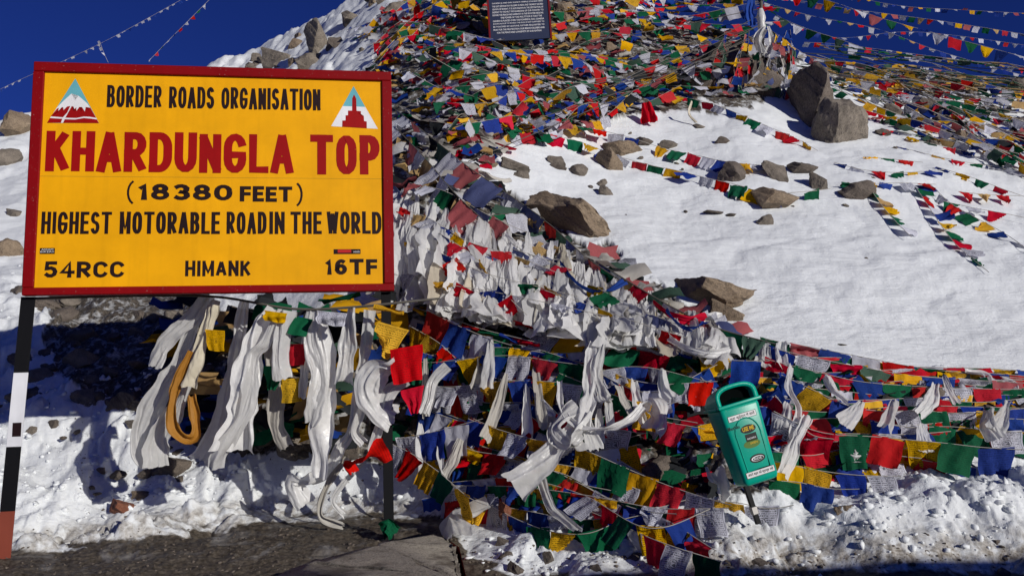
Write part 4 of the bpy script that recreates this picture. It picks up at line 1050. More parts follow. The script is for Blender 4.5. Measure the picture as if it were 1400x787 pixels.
# posts
def post_base(sx, zlow):
    return sx
lowL = -2.13; lowR = -2.12
posts = [(0.0, 0.11, [(lowL - .25, lowL + .42, RUST), (lowL + .42, lowL + .92, BLACKP), (lowL + .92, -0.62, WHITEP), (-0.62, -0.001, BLACKP)]),
         (SW - 0.115, SW - 0.03, [(lowR - .2, -0.001, BLACKP)])]
for (xa, xb, segs) in posts:
    first = None
    for j, (za, zb, m_) in enumerate(segs):
        bm = box_bm(xa, xb, 0.052, 0.064, za, zb - (0.0 if j == len(segs) - 1 else 0.0005), bevel=0.002, seg=1)
        box_bm(xa, xa + 0.012, 0.064, 0.064 + (xb - xa), za, zb - 0.0005, bm)
        if xa < 1:
            for v in bm.verts: v.co.x += -0.035 + 0.042 * v.co.z
        sp_('post', bm_mesh('post', bm), m_)
sp_('sticker', bm_mesh('sticker', box_bm(-0.045, 0.02, 0.0495, 0.0515, -1.13, -1.02)), BLK)

# stroke lettering
def arc(cx, cy, rx, ry, a0, a1, n=7):
    return [(cx + rx * math.cos(R(a0 + (a1 - a0) * i / n)), cy + ry * math.sin(R(a0 + (a1 - a0) * i / n))) for i in range(n + 1)]
G = {
 'A': (.66, [[(0, 0), (.30, .98)], [(.66, 0), (.36, .98)], [(.13, .30), (.53, .30)]]),
 'B': (.60, [[(0, 0), (0, 1)], [(0, 1), (.3, 1)] + arc(.3, .77, .25, .23, 90, -90) + [(0, .54)], [(0, .54), (.32, .54)] + arc(.32, .27, .28, .27, 90, -90) + [(0, 0)]]),
 'C': (.62, [arc(.32, .68, .32, .32, 18, 180) + arc(.32, .32, .32, .32, 180, 342)]),
 'D': (.62, [[(0, 0), (0, 1)], [(0, 1), (.26, 1)] + arc(.26, .64, .36, .36, 90, 0) + arc(.26, .36, .36, .36, 0, -90) + [(0, 0)]]),
 'E': (.52, [[(0, 0), (0, 1)], [(0, 1), (.52, 1)], [(0, .52), (.45, .52)], [(0, 0), (.52, 0)]]),
 'F': (.52, [[(0, 0), (0, 1)], [(0, 1), (.52, 1)], [(0, .50), (.50, .50)]]),
 'G': (.64, [arc(.32, .68, .32, .32, 15, 180) + arc(.32, .32, .32, .32, 180, 360) + [(.64, .45), (.36, .45)]]),
 'H': (.60, [[(0, 0), (0, 1)], [(.6, 0), (.6, 1)], [(0, .5), (.6, .5)]]),
 'I': (.0, [[(0, 0), (0, 1)]]),
 'K': (.60, [[(0, 0), (0, 1)], [(.58, 1), (.04, .42)], [(.20, .60), (.62, 0)]]),
 'L': (.50, [[(0, 1), (0, 0), (.52, 0)]]),
 'M': (.74, [[(0, 0), (0, 1)], [(0, .98), (.37, .2), (.74, .98)], [(.74, 0), (.74, 1)]]),
 'N': (.60, [[(0, 0), (0, 1)], [(0, .99), (.6, .01)], [(.6, 0), (.6, 1)]]),
 'O': (.62, [arc(.31, .67, .31, .33, 0, 180) + arc(.31, .33, .31, .33, 180, 360) + [(.62, .5), (.62, .67)]]),
 'P': (.58, [[(0, 0), (0, 1)], [(0, 1), (.3, 1)] + arc(.3, .72, .28, .28, 90, -90) + [(0, .44)]]),
 'R': (.60, [[(0, 0), (0, 1)], [(0, 1), (.3, 1)] + arc(.3, .74, .28, .26, 90, -90) + [(0, .48)], [(.24, .48), (.60, 0)]]),
 'S': (.56, [arc(.28, .75, .27, .25, 25, 180) + arc(.28, .75, .27, .22, 180, 260)[1:] + arc(.28, .27, .28, .25, 80, -20) + arc(.28, .27, .28, .27, -20, -160)]),
 'T': (.72, [[(0, 1), (.72, 1)], [(.36, 1), (.36, 0)]]),
 'U': (.60, [[(0, 1), (0, .32)] + arc(.3, .32, .3, .32, 180, 360) + [(.6, 1)]]),
 'W': (.86, [[(0, 1), (.2, .02)], [(.2, .02), (.43, .9)], [(.43, .9), (.66, .02)], [(.66, .02), (.86, 1)]]),
 '1': (.20, [[(0, .78), (.16, 1), (.16, 0)]]),
 '0': (.62, [arc(.31, .6, .31, .4, 0, 180) + arc(.31, .4, .31, .4, 180, 360) + [(.62, .5), (.62, .6)]]),
 '3': (.56, [arc(.27, .75, .27, .25, 150, -90) + arc(.28, .26, .29, .26, 90, -150)]),
 '4': (.64, [[(.64, .28), (0, .28), (.46, 1), (.46, 0)]]),
 '5': (.58, [[(.54, 1), (.10, 1), (.05, .55)] + arc(.29, .31, .29, .31, 120, -150)]),
 '6': (.60, [arc(.32, .62, .30, .38, 50, 180) + arc(.30, .30, .29, .30, 180, 180 + 360, 14)]),
 '8': (.60, [arc(.3, .76, .24, .24, -90, 270, 14), arc(.3, .26, .30, .26, 90, 450, 14)]),
 '(': (.22, [arc(.3, .5, .28, .62, 115, 245)]), ')': (.22, [arc(-.08, .5, .28, .62, -65, 65)]),
}
def ribbon(pts, hw, V, Fc, y):
    P_ = [np.array(p) for p in pts]
    Q = [P_[0]]
    for p in P_[1:]:
        if np.linalg.norm(p - Q[-1]) > hw[0] * 0.08: Q.append(p)
    P_ = Q; n = len(P_)
    if n < 2: return
    if np.linalg.norm(P_[0] - P_[-1]) > hw[0]:
        for e, f in ((0, 1), (n - 1, n - 2)):
            d = P_[e] - P_[f]; d = d / np.linalg.norm(d); P_[e] = P_[e] + d * (hw if abs(d[0]) < .25 or abs(d[1]) < .25 else hw * .45) 
    b0 = len(V)
    for i in range(n):
        d1 = P_[i] - P_[i - 1] if i > 0 else P_[1] - P_[0]; d2 = P_[i + 1] - P_[i] if i < n - 1 else d1
        d1 = d1 / np.linalg.norm(d1); d2 = d2 / np.linalg.norm(d2)
        t = d1 + d2; ln = np.linalg.norm(t)
        t = t / ln if ln > .2 else d2
        nn = np.array([-t[1], t[0]]); k = max(nn.dot(np.array([-d1[1], d1[0]])), .78)
        for s in (-1, 1):
            q = P_[i] + nn * s * hw / k; V.append((q[0], y, q[1]))
    for i in range(n - 1): Fc.append((b0 + 2 * i, b0 + 2 * i + 1, b0 + 2 * i + 3, b0 + 2 * i + 2))
def lettering(text, xl, xr, yb0, yb1, ht, sw, mat, y=-0.0022, gap=2.0, seed=0, swz=None, space=9):
    '''text between photo columns xl..xr, baselines yb0/yb1, cap height ht and stroke sw in photo pixels'''
    rs = random.Random(seed + len(text))
    a = sg(xl, yb0); b = sg(xr, yb1); c = sg(xl, yb0 - ht)
    k = (b[0] - a[0]) / (xr - xl)
    hx = sw * k / 2; hz = (swz or sw) * k / 2
    Hh = c[1] - a[1] - 2 * hz
    gl = [ch for ch in text if ch != ' ']; ns = text.count(' ')
    U = ((xr - xl) - len(gl) * sw - (len(gl) - 1 - ns) * gap - ns * space) / sum(G[ch][0] for ch in gl)
    V, Fc = [], []; yy = y; x = 0; tot = xr - xl; prev = False
    for ch in text:
        if ch == ' ': x += space - gap; continue
        f = x / tot; ox = a[0] + x * k + hx; oz = a[1] + hz + (b[1] - a[1]) * f
        jz = rs.uniform(-.01, .01) * Hh; js = 1 + rs.uniform(-.01, .01)
        for st in G[ch][1]:
            yy -= 0.00006
            ribbon([(ox + px * U * k, oz + jz + pz * Hh * js) for px, pz in st], np.array([hx, hz]) * rs.uniform(.96, 1.04), V, Fc, yy)
        x += G[ch][0] * U + sw + gap
    me = new_mesh('lettering', V, Fc, smooth=False)
    return sp_('lettering', me, mat)
lettering('BORDER ROADS ORGANISATION', 151, 442, 146, 150.5, 29.5, 4.3, BLK, gap=1.9, space=10)
lettering('KHARDUNGLA', 64, 404, 233, 236, 55, 11.8, REDL, gap=3.4, swz=10.5)
lettering('TOP', 427, 522, 237, 238, 54, 12, REDL, gap=4, swz=10.5)
lettering('(', 174, 186, 276, 276, 29, 3, BLK); lettering(')', 406, 417, 279, 279, 29, 3, BLK)
lettering('18380', 190, 320, 272, 273, 22, 8.2, BLK, gap=4, swz=5.2)
lettering('FEET', 330, 402, 274, 275, 21, 6.2, BLK, gap=2.4, swz=5)
for wd, xa, xb in (('HIGHEST', 56, 153), ('MOTORABLE', 164, 302), ('ROAD', 311, 366), ('IN', 370, 391), ('THE', 399, 442), ('WORLD', 449, 524)):
    lettering(wd, xa, xb, 318.5, 318.5, 30.5, 4.9 if wd != 'MOTORABLE' else 5.4, BLK, gap=2.4, seed=xa, swz=4.6)
lettering('54RCC', 57, 169, 379, 378.5, 22.5, 6.0, BLK, gap=3, swz=5)
lettering('HIMANK', 253, 343, 377, 376.5, 21.5, 4.4, BLK, gap=2.6)
lettering('16TF', 446, 518, 374.5, 374.5, 21.5, 6.2, BLK, gap=3.5, swz=5)

def poly(name, pts, y, mat, parent=sign, conv=sg):
    bm = bmesh.new(); vs = []
    for p in pts:
        a, b = conv(*p); vs.append(bm.verts.new((a, y, b)))
    f = bm.faces.new(vs); bmesh.ops.triangulate(bm, faces=[f])
    return link(name, bm_mesh(name, bm), mat, parent)
def z1(x, y): return sg(30 + x / 4.92, 80 + y / 4.92)
def z2(x, y): return sg(420 + x / 7.154, 90 + y / 7.154)
poly('emblem', [(390, 135), (192, 430), (541, 432)], -.0012, TEAL, conv=z1)
poly('emblem_snow', [(262, 328), (300, 290), (362, 236), (385, 283), (408, 250), (465, 300), (482, 325), (541, 431), (192, 429)], -.0020, WHT, conv=z1)
poly('emblem_red', [(262, 336), (276, 330), (264, 362), (290, 330), (286, 350), (304, 325), (306, 345), (330, 322), (352, 318), (330, 362), (300, 393), (218, 387)], -.0028, REDL, conv=z1)
poly('emblem_red', [(362, 318), (376, 325), (372, 350), (392, 325), (392, 350), (412, 325), (424, 360), (430, 325), (448, 355), (455, 325), (474, 350), (474, 328), (486, 330), (522, 397), (480, 390), (440, 388), (390, 398), (316, 396), (340, 360)], -.0028, REDL, conv=z1)
poly('emblem_red', [(212, 398), (296, 403), (286, 429), (192, 430)], -.0028, REDL, conv=z1)
poly('emblem_red', [(312, 406), (380, 408), (440, 398), (490, 402), (528, 408), (541, 432), (300, 430)], -.0028, REDL, conv=z1)
poly('emblem', [(480, 200), (372, 392), (592, 400)], -.0012, TEAL, conv=z2)
poly('emblem_snow', [(372, 392), (592, 400), (714, 612), (258, 586)], -.0012, WHT, conv=z2)
poly('emblem_red', [(484, 280), (505, 320), (508, 438), (550, 442), (550, 484), (578, 488), (580, 536), (606, 542), (606, 607), (366, 592), (368, 532), (400, 530), (400, 482), (424, 480), (424, 436), (464, 436), (466, 318)], -.0024, REDL, conv=z2)
def text_obj(s, size_w, size_h, x, z, y, mat, parent, bold=0.0, name='lettering', rot=None):
    cu = bpy.data.curves.new('text', 'FONT'); cu.body = s; cu.align_x = 'CENTER'; cu.align_y = 'CENTER'; cu.offset = bold; cu.resolution_u = 2
    t = bpy.data.objects.new('text', cu); COL.objects.link(t)
    dg = bpy.context.evaluated_depsgraph_get(); me = bpy.data.meshes.new_from_object(t.evaluated_get(dg))
    bpy.data.objects.remove(t)
    if not len(me.vertices): return None
    c = np.array([v.co for v in me.vertices]); mn, mx = c.min(0), c.max(0)
    q = (c - (mn + mx) / 2) / np.maximum(mx - mn, 1e-6)
    out = np.stack([x + q[:, 0] * size_w, np.full(len(q), y), z + q[:, 1] * size_h], 1)
    me.vertices.foreach_set('co', out.astype(np.float32).ravel()); me.update()
    me.materials.clear()
    o = link(name, me, mat, parent)
    return o
a = sg(54, 338); b = sg(74, 346)
sp_('sticker', bm_mesh('sticker', box_bm(a[0], b[0], -.0015, .001, b[1], a[1])), BLK)
text_obj('ASSAM', (b[0] - a[0]) * .8, .014, (a[0] + b[0]) / 2, a[1] - .013, -.0028, WHT, sign); text_obj('BIKERS', (b[0] - a[0]) * .9, .013, (a[0] + b[0]) / 2, a[1] - .032, -.0028, WHT, sign)
a = sg(458, 339.5); b = sg(495, 346)
sp_('sticker', bm_mesh('sticker', box_bm(a[0], b[0], -.0015, .001, b[1], a[1])), BLK)
sp_('sticker_band', bm_mesh('sticker_band', box_bm(a[0] + .035, a[0] + .15, -.0026, .001, b[1] + .012, a[1] - .004)), painted('sticker red', (.5, .02, .02)))
text_obj('xtals', .055, .02, b[0] - .035, (a[1] + b[1]) / 2, -.0032, WHT, sign)

# ------------------------------------------------------------------ dark notice board near the summit
NY = 15.2
pbl, pbr, ptl = Vector(at(669, 57, NY)), Vector(at(755, 52, NY)), Vector(at(664, -25, NY))
nb = empty('notice_board', pbl, 'dark slate notice board with white lettering and red frame near the top of the slope', 'sign')
W_, Hn = (pbr - pbl).length, 2.15
xx = (pbr - pbl).normalized(); zz = Vector((0, 0.02, 1)); zz = (zz - xx * zz.dot(xx)).normalized(); yy = zz.cross(xx)
M = Matrix((xx, yy, zz)).transposed().to_4x4(); M.translation = pbl; nb.matrix_world = M
SLATE = painted('slate blue board paint', (0.028, 0.036, 0.075), 0.5); MAR = painted('maroon frame paint', (0.16, 0.008, 0.012), 0.5)
link('board', bm_mesh('board', box_bm(0.02, W_ - .02, 0, .03, .0, Hn)), SLATE, nb)
for xa in (0, W_ - .035): link('frame_rail', bm_mesh('rail', box_bm(xa, xa + .035, -.015, .04, -.02, Hn)), MAR, nb)
for xa in (0.1, W_ - .16): link('post', bm_mesh('post', box_bm(xa, xa + .06, .045, .10, -1.2, Hn)), BLACKP, nb)
NL = ['GANESH JI AND SHIV SHAKTI TEMPLE STANDS HERE', 'THE LAST DESTINATION PILGRIMS IN INDIA AND THE MOST SACRED', 'CROWN OF BHARAT. IT IS ALSO KNOWN IN THE DESTINATION OF', 'DEFEND TO THE HILT THE GUARDIANS OF OUR COUNTRY TO', 'ENSURE THE PEACE AND HARMONY IN THE FRONTIER REGIONS.', 'THE POWER OF THIS MULTITUDE IS THAT THE', 'GANESH IS PLACED OVER THE POWERFUL DISC CHAKRA', '(KAVACH) DUE TO WHICH THE IDOL IS NOT SUPPOSED TO', 'BE TOUCHED BY ANYONE, RATHER REQUESTED TO', 'PRAY FOR THE PROTECTION OUR BRAVE SOLDIERS AND', 'FOR THE PEACE AND LONGEVITY OF OUR NATION']
for i, s in enumerate(NL):
    zc = (57 - (46 - (10 - i) * 4.6)) / 82 * (Hn * 82 / 82 / 2.15) * 1.13 + .02
    lw = W_ * (.84 if i != 5 else .68) * (.97 if i not in (10,) else .84)
    text_obj(s, lw, .036, W_ * .5 + (.04 if i == 5 else -.02), zc, -.003, WHT, nb, bold=0.012)

# ------------------------------------------------------------------ green bin
GRN = painted('green bin plastic', (0.001, 0.34, 0.235), 0.32, 0.5, (0.25, 0.42, 0.36), spec=.2)
DARKI = simple('bin interior shade', (0.003, 0.004, 0.004), 0.9, spec=0.0)
bp = Vector(at(1008, 655, 6.05))
binr = empty('litter_bin', at(1025, 712, 6.12), 'tilted green litter bin with stickers on a short steel post', 'litter bin')
tilt = Matrix.Translation(Vector(at(1051, 706, 6.12))) @ Matrix.Rotation(R(-14.5), 4, 'Y') @ Matrix.Rotation(R(10), 4, 'Z') @ Matrix.Rotation(R(-2), 4, 'X')
# local frame: x right, y back, z up; origin at ground end of the post
binr.matrix_world = tilt
def bl(name, me, mat): return link(name, me, mat, binr)
BW0, BW1, BD0, BD1, BZ0, BZ1 = .138, .166, .105, .13, .26, .85
def tapered(x0, x1, y0, y1, z0, z1, bev, openTop=False):
    bm = bmesh.new(); v = []
    for (w, d, z) in ((x0, y0, z0), (x1, y1, z1)):
        for sx, sy in ((-1, -1), (1, -1), (1, 1), (-1, 1)): v.append(bm.verts.new((sx * w, sy * d, z)))
    bm.faces.new([v[3], v[2], v[1], v[0]])
    if not openTop: bm.faces.new(v[4:])
    for i in range(4): bm.faces.new((v[i], v[(i + 1) % 4], v[4 + (i + 1) % 4], v[4 + i]))
    ed = [e for e in bm.edges if not (openTop and all(abs(q.co.z - z1) < 1e-6 for q in e.verts))]
    bmesh.ops.bevel(bm, geom=ed, offset=bev, segments=4, affect='EDGES', profile=.5)
    return bm_mesh('body', bm, True)
bl('body', tapered(BW0, BW1, BD0, BD1, BZ0, BZ1, .034), GRN)
# hood: an arch extruded backwards, front open
def arch_pts(w, h, z, n=14, p=2.7):
    out = [(-w, z)]
    for i in range(n + 1):
        an = math.pi - math.pi * i / n
        c, s = math.cos(an), math.sin(an)
        out.append((w * math.copysign(abs(c) ** (2 / p), c), z + h * .35 + h * .65 * abs(s) ** (2 / p)))
    out.append((w, z)); return out
def loft(profiles, name, closed=False):
    n = len(profiles[0]); V = [p for pr in profiles for p in pr]
    Fc = []
    for i in range(len(profiles) - 1):
        for j in range(n - 1 if not closed else n):
            k = (j + 1) % n
            Fc.append((i * n + j, i * n + k, (i + 1) * n + k, (i + 1) * n + j))
    return new_mesh(name, V, Fc)
ZH = BZ1 - .004
o3 = arch_pts(.168, .155, ZH); i3 = arch_pts(.134, .104, ZH + .020)
prof = []
for (pts, y) in ((i3, -.06), (i3, -.128), (o3, -.136), (o3, -.125), (arch_pts(.168, .148, ZH), -.04), (arch_pts(.166, .13, ZH), .06), (arch_pts(.160, .08, ZH), .128), ([(x * .9, ZH + (z - ZH) * .1) for x, z in arch_pts(.15, .04, ZH)], .131)):
    prof.append([(x, y, z) for x, z in pts])
bl('hood', loft(prof, 'hood'), GRN)
bl('opening_shade', loft([[(x, -.062, z) for x, z in i3], [(x * .05, -.055, ZH + .05 + (z - ZH) * .05) for x, z in i3]], 'opening_shade'), DARKI)  # near black sheet stands in for the shade inside the hood
bl('rim', bm_mesh('rim', box_bm(-.178, .178, -.158, -.118, BZ1 - .012, BZ1 + .014, bevel=.009, seg=3), True), GRN)
for s in (-1, 1): bl('rim', bm_mesh('rim', box_bm(s * .172 - .009, s * .172 + .009, -.117, .135, BZ1 - .012, BZ1 + .010, bevel=.006, seg=2), True), GRN)
def fy(z): return -(BD0 + (BD1 - BD0) * (z - BZ0) / (BZ1 - BZ0))
emb = [(-.092, .36)] + [(-.098, .60)] + [( .0 + .1 * math.cos(R(a)), .62 + .12 * math.sin(R(a))) for a in range(180, -1, -15)] + [(.098, .60), (.088, .36), (-.092, .36)]
bl('embossed_line', tube([(x, fy(z) - .000, z) for x, z in emb], .0055, 8, 'embossed_line'), GRN)
slope_ = math.atan((BD1 - BD0) / (BZ1 - BZ0))
STW = painted('sticker white', (.75, .74, .72)); STB = painted('sticker black', (.015, .015, .015)); STY_ = painted('sticker yellow', (.7, .45, .02)); STG = painted('sticker olive', (.10, .18, .03))
def sticker(x, z, w, h, mat, oval=False, d=.0012, rz=0):
    bm = bmesh.new(); vs = []
    pts = [(w / 2 * math.cos(t * math.pi / 12), h / 2 * math.sin(t * math.pi / 12)) for t in range(24)] if oval else [(-w / 2, -h / 2), (w / 2, -h / 2), (w / 2, h / 2), (-w / 2, h / 2)]
    for a, b in pts:
        a, b = a * math.cos(rz) - b * math.sin(rz), a * math.sin(rz) + b * math.cos(rz)
        vs.append(bm.verts.new((x + a, fy(z + b) - d, z + b)))
    bm.faces.new(vs); return bl('sticker', bm_mesh('sticker', bm), mat)
def btext(s, x, z, w, h, mat, bold=0.0, d=.0022):
    o = text_obj(s, w, h, x, z, 0, mat, binr, bold)
    if o:
        c = np.array([v.co for v in o.data.vertices]); c[:, 1] = fy(c[:, 2]) - d; o.data.vertices.foreach_set('co', c.astype(np.float32).ravel())
sticker(-.005, .755, .232, .045, STB); sticker(-.005, .755, .226, .039, STW, d=.002); btext('कूड़ा कूड़ेदान में डालें', -.005, .755, .205, .030, STB, .012, d=.003)
sticker(.002, .335, .232, .045, STB); sticker(.002, .335, .226, .039, STW, d=.002); btext('अपने शहर को स्वच्छ रखें', .002, .335, .205, .030, STB, .012, d=.003)
btext('Bhutlalu', -.098, .69, .095, .026, STB, .004)
sticker(.01, .655, .125, .062, STB, True); btext('USE ME', .01, .658, .095, .032, STY_, .03)
sticker(.015, .592, .092, .055, STB); btext('RIDERS', .015, .585, .07, .012, STW, .01)
sticker(.005, .545, .135, .058, STG, True); btext('GREEN', .02, .55, .06, .014, STY_, .01)
sticker(.012, .435, .125, .062, STB, True); sticker(.012, .435, .10, .038, STW, True, d=.0018); sticker(.016, .433, .085, .030, STB, True, d=.0024); btext('RIDE', .014, .434, .06, .016, STW, .01, d=.003)
bl('post', bm_mesh('post', box_bm(-.099, -.061, .02, .05, -.03, BZ0 + .01, bevel=.003, seg=1)), BLACKP)
bl('bracket', bm_mesh('bracket', box_bm(-.104, -.056, .012, .058, .04, .10, bevel=.004, seg=1)), STEEL)

# ------------------------------------------------------------------ pole with hanging cloths at the fan point
pY = hit(1045, 118, 0)[1] - 0.3
pole = empty('flag_pole', Vector(at(1046, 140, pY)), 'leaning pole wrapped in cloth where the strings meet on the ridge', 'pole')
pb = Vector(at(1046, 150, pY)); ptp = Vector(at(1038, -60, pY))
link('shaft', tube([tuple(pb - pole.location), tuple((pb + ptp) / 2 - pole.location), tuple(ptp - pole.location)], .035, 8, 'shaft'), ROPED, pole)
for k in range(2): 
    q = pb + (ptp - pb) * (.5 + .2 * k); 
    link('wrap', tube([tuple(q - pole.location + Vector((0, 0, z * .1))) for z in range(6)], .08, 8, 'wrap', radii=[.05, .09, .07, .1, .08, .05]), CM['B'] if k else SILK, pole)
PK = [
 ([(1046,38),(1036,55),(1040,75)], SILK, 'bright white scarf tied high on the leaning pole', .14, .22),
 ([(1050,36),(1056,60),(1048,78)], SILK, 'second bright white scarf on the right of the leaning pole', .1, .16),
 ([(1030,-5),(1024,15),(1028,34)], CM['B'], 'blue cloth wrapped round the top of the leaning pole', .14, .2),
 ([(1022,70),(1012,88),(1015,110)], CM['R'], 'red cloth hanging left of the pole', .1, .16),
 ([(1015,100),(1012,125),(1016,142)], SILKY, 'yellowish scarf hanging low left of the pole', .12, .16),
 ([(1060,60),(1072,75),(1078,100)], SILKD, 'grey scarf hanging right of the pole', .1, .24),
 ([(1068,70),(1076,85),(1070,118)], CM['w'], 'pale cloth hanging right of the pole above the dark boulder', .12, .24),
 ([(1040,80),(1046,105),(1040,130)], CM['k'], 'dark shade cloth hanging under the pole, blackened for its shade', .2, .4),  # near black cloths put the hollow's shade into colour
 ([(1000,60),(975,85),(970,120)], CM['k'], 'dark sheet standing in for shade left of the pole', .3, .8),
 ([(1020,60),(1000,90),(995,130)], CM['k'], 'dark sheet standing in for shade in the hollow under the pole', .3, .8),
 ([(1085,70),(1080,90),(1084,112)], CM['g'], 'greenish cloth hanging at the right of the pole', .12, .2),
 ([(946,138),(942,155),(952,168)], SILKY, 'twist of pale cloth curling on the upper snow', .04, .07),
 ([(884,140),(886,150),(888,168)], CM['R'], 'red cloth hanging straight over the upper snow', .2, .24),
]
for i, (pp, m_, lab, w0, w1) in enumerate(PK):
    Yp = pY if i < 11 else hit(pp[-1][0], pp[-1][1])[1] - .1
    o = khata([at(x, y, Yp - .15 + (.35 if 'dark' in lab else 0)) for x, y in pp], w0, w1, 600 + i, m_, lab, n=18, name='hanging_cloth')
    o['category'] = 'cloth'
rs = random.Random(123)
for k in range(12):
    x = rs.uniform(985, 1085); pts = [Vector(at(x, 40 + rs.uniform(0, 20), pY - .2)), Vector(at(x + rs.uniform(-20, 20), 90, pY - .3)), Vector(at(x + rs.uniform(-30, 20), 140, pY - .3))]
    flag_string(pts, ''.join(rs.choice('BRWGYbrwgk') for _ in range(9)), 'string of flags dangling down round the pole', w=.2, styles=LIE, far=True, seed=700 + k, swing=(-.8, .8), group='strings dangling round the pole', jit=4)
for k in range(9):
    a, b = Vector(at(1042, rs.uniform(0, 60), pY)), None
    tx, ty = rs.choice([(760, rs.uniform(120, 170)), (640, rs.uniform(60, 240)), (880, rs.uniform(100, 150))])
    b = hit(tx, ty, .2)
    o = link('guy_rope', tube(smooth_path([a, (a + b) / 2 + Vector((0, 0, -.12)), b], 14)[0] - np.array(a), .007, 4, 'rope'), ROPED); o.location = a
    tag(o, 'dark guy rope stretched from the pole over the tangle', 'rope', 'guy ropes from the pole')

# ------------------------------------------------------------------ small things at the front
sgreen = khata([at(520, 722, 6.93), at(530, 716, 6.9), at(541, 730, 6.95)], .08, .10, 900, CM['G'], 'green rag knotted round the foot of the thin black post', folds=3, n=12, name='rag'); sgreen['category'] = 'cloth'
rb = khata([at(530, 612, 6.85), at(505, 622, 6.85), at(478, 632, 6.95), at(484, 645, 6.95)], .22, .12, 901, CM['R'], 'bright red flag hanging from the thin black post to the left', folds=1.6, n=18, gather=.3, name='red_flag'); rb['category'] = 'flag'
for j, (pp, Y, cc, w, lab) in enumerate([([(280, 450), (308, 452)], 6.9, 'Y', .17, 'small bright yellow flag between the scarves on the left'), ([(362, 424), (392, 428)], 6.85, 'Y', .2, 'orange yellow flag draped over the tops of the left scarves'), ([(405, 432), (425, 436)], 6.95, 'G', .16, 'green flag between two white scarves'), ([(362, 500), (390, 500)], 7.1, 'G', .2, 'dark green flag in the shade among the scarves'), ([(388, 518), (412, 516)], 7.15, 'Y', .2, 'dull yellow flag in the shade behind the scarves'), ([(434, 424), (474, 428)], 6.8, 'W', .26, 'lilac white flag draped over the scarf tops'), ([(505, 414), (560, 422)], 6.8, 'Y', .26, 'yellow flag folded over the cord at the sign corner'), ([(520, 440), (556, 450)], 6.85, 'Y', .28, 'big crumpled yellow flag right below the sign corner'), ([(532, 478), (578, 470)], 6.75, 'R', .28, 'bright red flag right of the scarves below the sign corner'), ([(398, 470), (415, 470)], 7.1, 'R', .18, 'dark red flag in the shade between scarves'), ([(555, 532), (572, 528)], 6.7, 'R', .2, 'narrow red flag beside the knotted bundle')]):
    a, b = Vector(at(*pp[0], Y)), Vector(at(*pp[1], Y)); x = (b - a).normalized()
    o = link('flag', get_flag([0, 11, 2, 9, 1, 11, 12, 5, 3, 1, 9][j], cc, False)); z = Vector((0, 0, 1)); z = (z - x * z.dot(x)).normalized()
    M = Matrix((x, z.cross(x), z)).transposed().to_4x4() @ Matrix.Diagonal((w, w, w * 1.05, 1)); M.translation = (a + b) / 2; o.matrix_world = M
    tag(o, lab, 'flag')
cord = link('cord', tube(smooth_path([at(35, 408, 6.62), at(200, 404, 6.8), at(300, 406, 6.95), at(400, 422, 6.95), at(480, 420, 6.95), at(560, 412, 7.0), at(600, 408, 7.6)], 40)[0], .012, 6, 'cord'), ROPED)
tag(cord, 'dark cord behind the sign that carries the left row of scarves', 'cord')

# concrete block
cz = lambda px, py, z: CAM + ray(px, py) * ((z - 1.3) / ray(px, py)[2])
top = [cz(340, 800, .27), cz(420, 764, .29), cz(510, 742, .30), cz(600, 724, .30), cz(622, 740, .29), cz(632, 787, .27), cz(640, 860, .25), cz(330, 900, .25)]
CONC = NT('weathered concrete')
n1 = CONC.tex(3, 6, .65); n2 = CONC.tex(70, 4, .7)
c = CONC.mix(CONC.ramp(n1, [(.36, 0.), (.5, 1.)]), (.11, .09, .068), (.33, .295, .24)); c = CONC.mix(CONC.ramp(n2, [(.50, 0.), (.60, .6)]), c, (.07, .055, .04))
CONC.l(c, CONC.b.inputs['Base Color']); CONC.b.inputs['Roughness'].default_value = .9; CONC.bump(CONC.math('ADD', n1, CONC.math('MULTIPLY', n2, .3)), .8, .04)
bm = bmesh.new(); tv = [bm.verts.new(p) for p in top]; f = bm.faces.new(tv)
ex = bmesh.ops.extrude_face_region(bm, geom=[f]); 
for v in [g for g in ex['geom'] if isinstance(g, bmesh.types.BMVert)]: v.co.z -= .32
bmesh.ops.recalc_face_normals(bm, faces=bm.faces)
bmesh.ops.bevel(bm, geom=list(bm.edges), offset=.03, segments=2, affect='EDGES')
bmesh.ops.triangulate(bm, faces=bm.faces)
for _ in range(6): bmesh.ops.subdivide_edges(bm, edges=[e for e in bm.edges if e.calc_length() > .05], cuts=1)
P_ = np.array([v.co for v in bm.verts]); dn = fbm(P_[:, 0] * 9, P_[:, 1] * 9 + P_[:, 2] * 3, 5, 88, .7); dn2 = np.abs(fbm(P_[:, 0] * 1.7, P_[:, 1] * 2.5, 3, 89))
for v, a, b in zip(bm.verts, dn, dn2): v.co.z += .03 * a - .03 * b; v.co.x += .015 * a
cb = link('concrete_block', bm_mesh('concrete_block', bm, True), CONC.m)
tag(cb, 'broken slab of weathered concrete at the roadside in front of the thin post', 'concrete block')
rp = [cz(612, 734, .30), cz(624, 742, .29), cz(634, 787, .27), cz(640, 830, .26)]
V = []; 
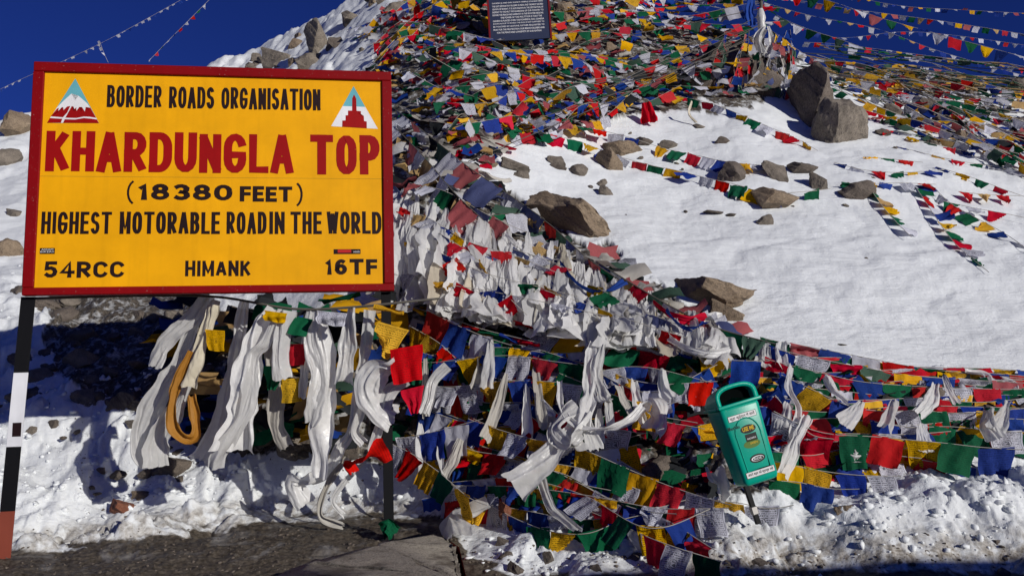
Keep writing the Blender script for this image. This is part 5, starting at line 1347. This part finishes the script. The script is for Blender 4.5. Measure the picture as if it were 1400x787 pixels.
for p in rp: V += [tuple(p + np.array([.022, 0, -.03])), tuple(p + np.array([.035, 0, -.22]))]
redp = link('red_paint', new_mesh('red_paint', V, [(0, 1, 3, 2), (2, 3, 5, 4), (4, 5, 7, 6)]), painted('worn red kerb paint', (.30, .05, .035), .8, .5, (.2, .15, .1)), cb)
o = rock(905, 0, 1, 1, 0, 3, 'x') ; bpy.data.objects.remove(o)
p = Vector(at(690, 700, 6.95)); o = link('rock', RM[(0, 3)]); o.location = p; o.scale = (.12, .1, .22); tag(o, 'reddish upright stone standing in the snow under the wall of flags', 'rock')
# unseen hut added behind the photographer only to shade the front of the bank
hut = empty('shade_hut', (5.6, -0.5, 0), 'unseen hut behind the photographer, added to shade the bank', 'hut')
HW, HD, HH = 8.0, 4.5, 2.52
STN = simple('shade hut masonry', (.28, .24, .2), .9, .3, 4, bump=.6)
hb = box_bm(0, HW, -HD, -HD + .3, 0, HH); box_bm(0, .3, -HD + .3, -.3, 0, HH, hb); box_bm(HW - .3, HW, -HD + .3, -.3, 0, HH, hb)
box_bm(0, 1.4, -.3, 0, 0, HH, hb); box_bm(2.4, 4.6, -.3, 0, 0, HH, hb); box_bm(5.8, HW, -.3, 0, 0, HH, hb); box_bm(1.4, 2.4, -.3, 0, 2.1, HH, hb); box_bm(4.6, 5.8, -.3, 0, 0, 1.0, hb); box_bm(4.6, 5.8, -.3, 0, 2.0, HH, hb)
link('wall', bm_mesh('wall', hb), STN, hut)
link('roof', bm_mesh('roof', box_bm(-.25, HW + .25, -HD - .2, .2, HH + .002, HH + .16, bevel=.02)), simple('tin roof', (.3, .3, .3), .4, metallic=.6), hut)
dr = link('door', bm_mesh('door', box_bm(1.42, 2.38, -.2, -.14, 0, 2.08)), RUST, hut); link('handle', bm_mesh('handle', box_bm(2.24, 2.3, -.14, -.09, .95, 1.1)), STEEL, dr)
link('window', bm_mesh('window', box_bm(4.62, 5.78, -.2, -.15, 1.02, 1.98)), BLACKP, hut)
print('objects', len(bpy.data.objects))
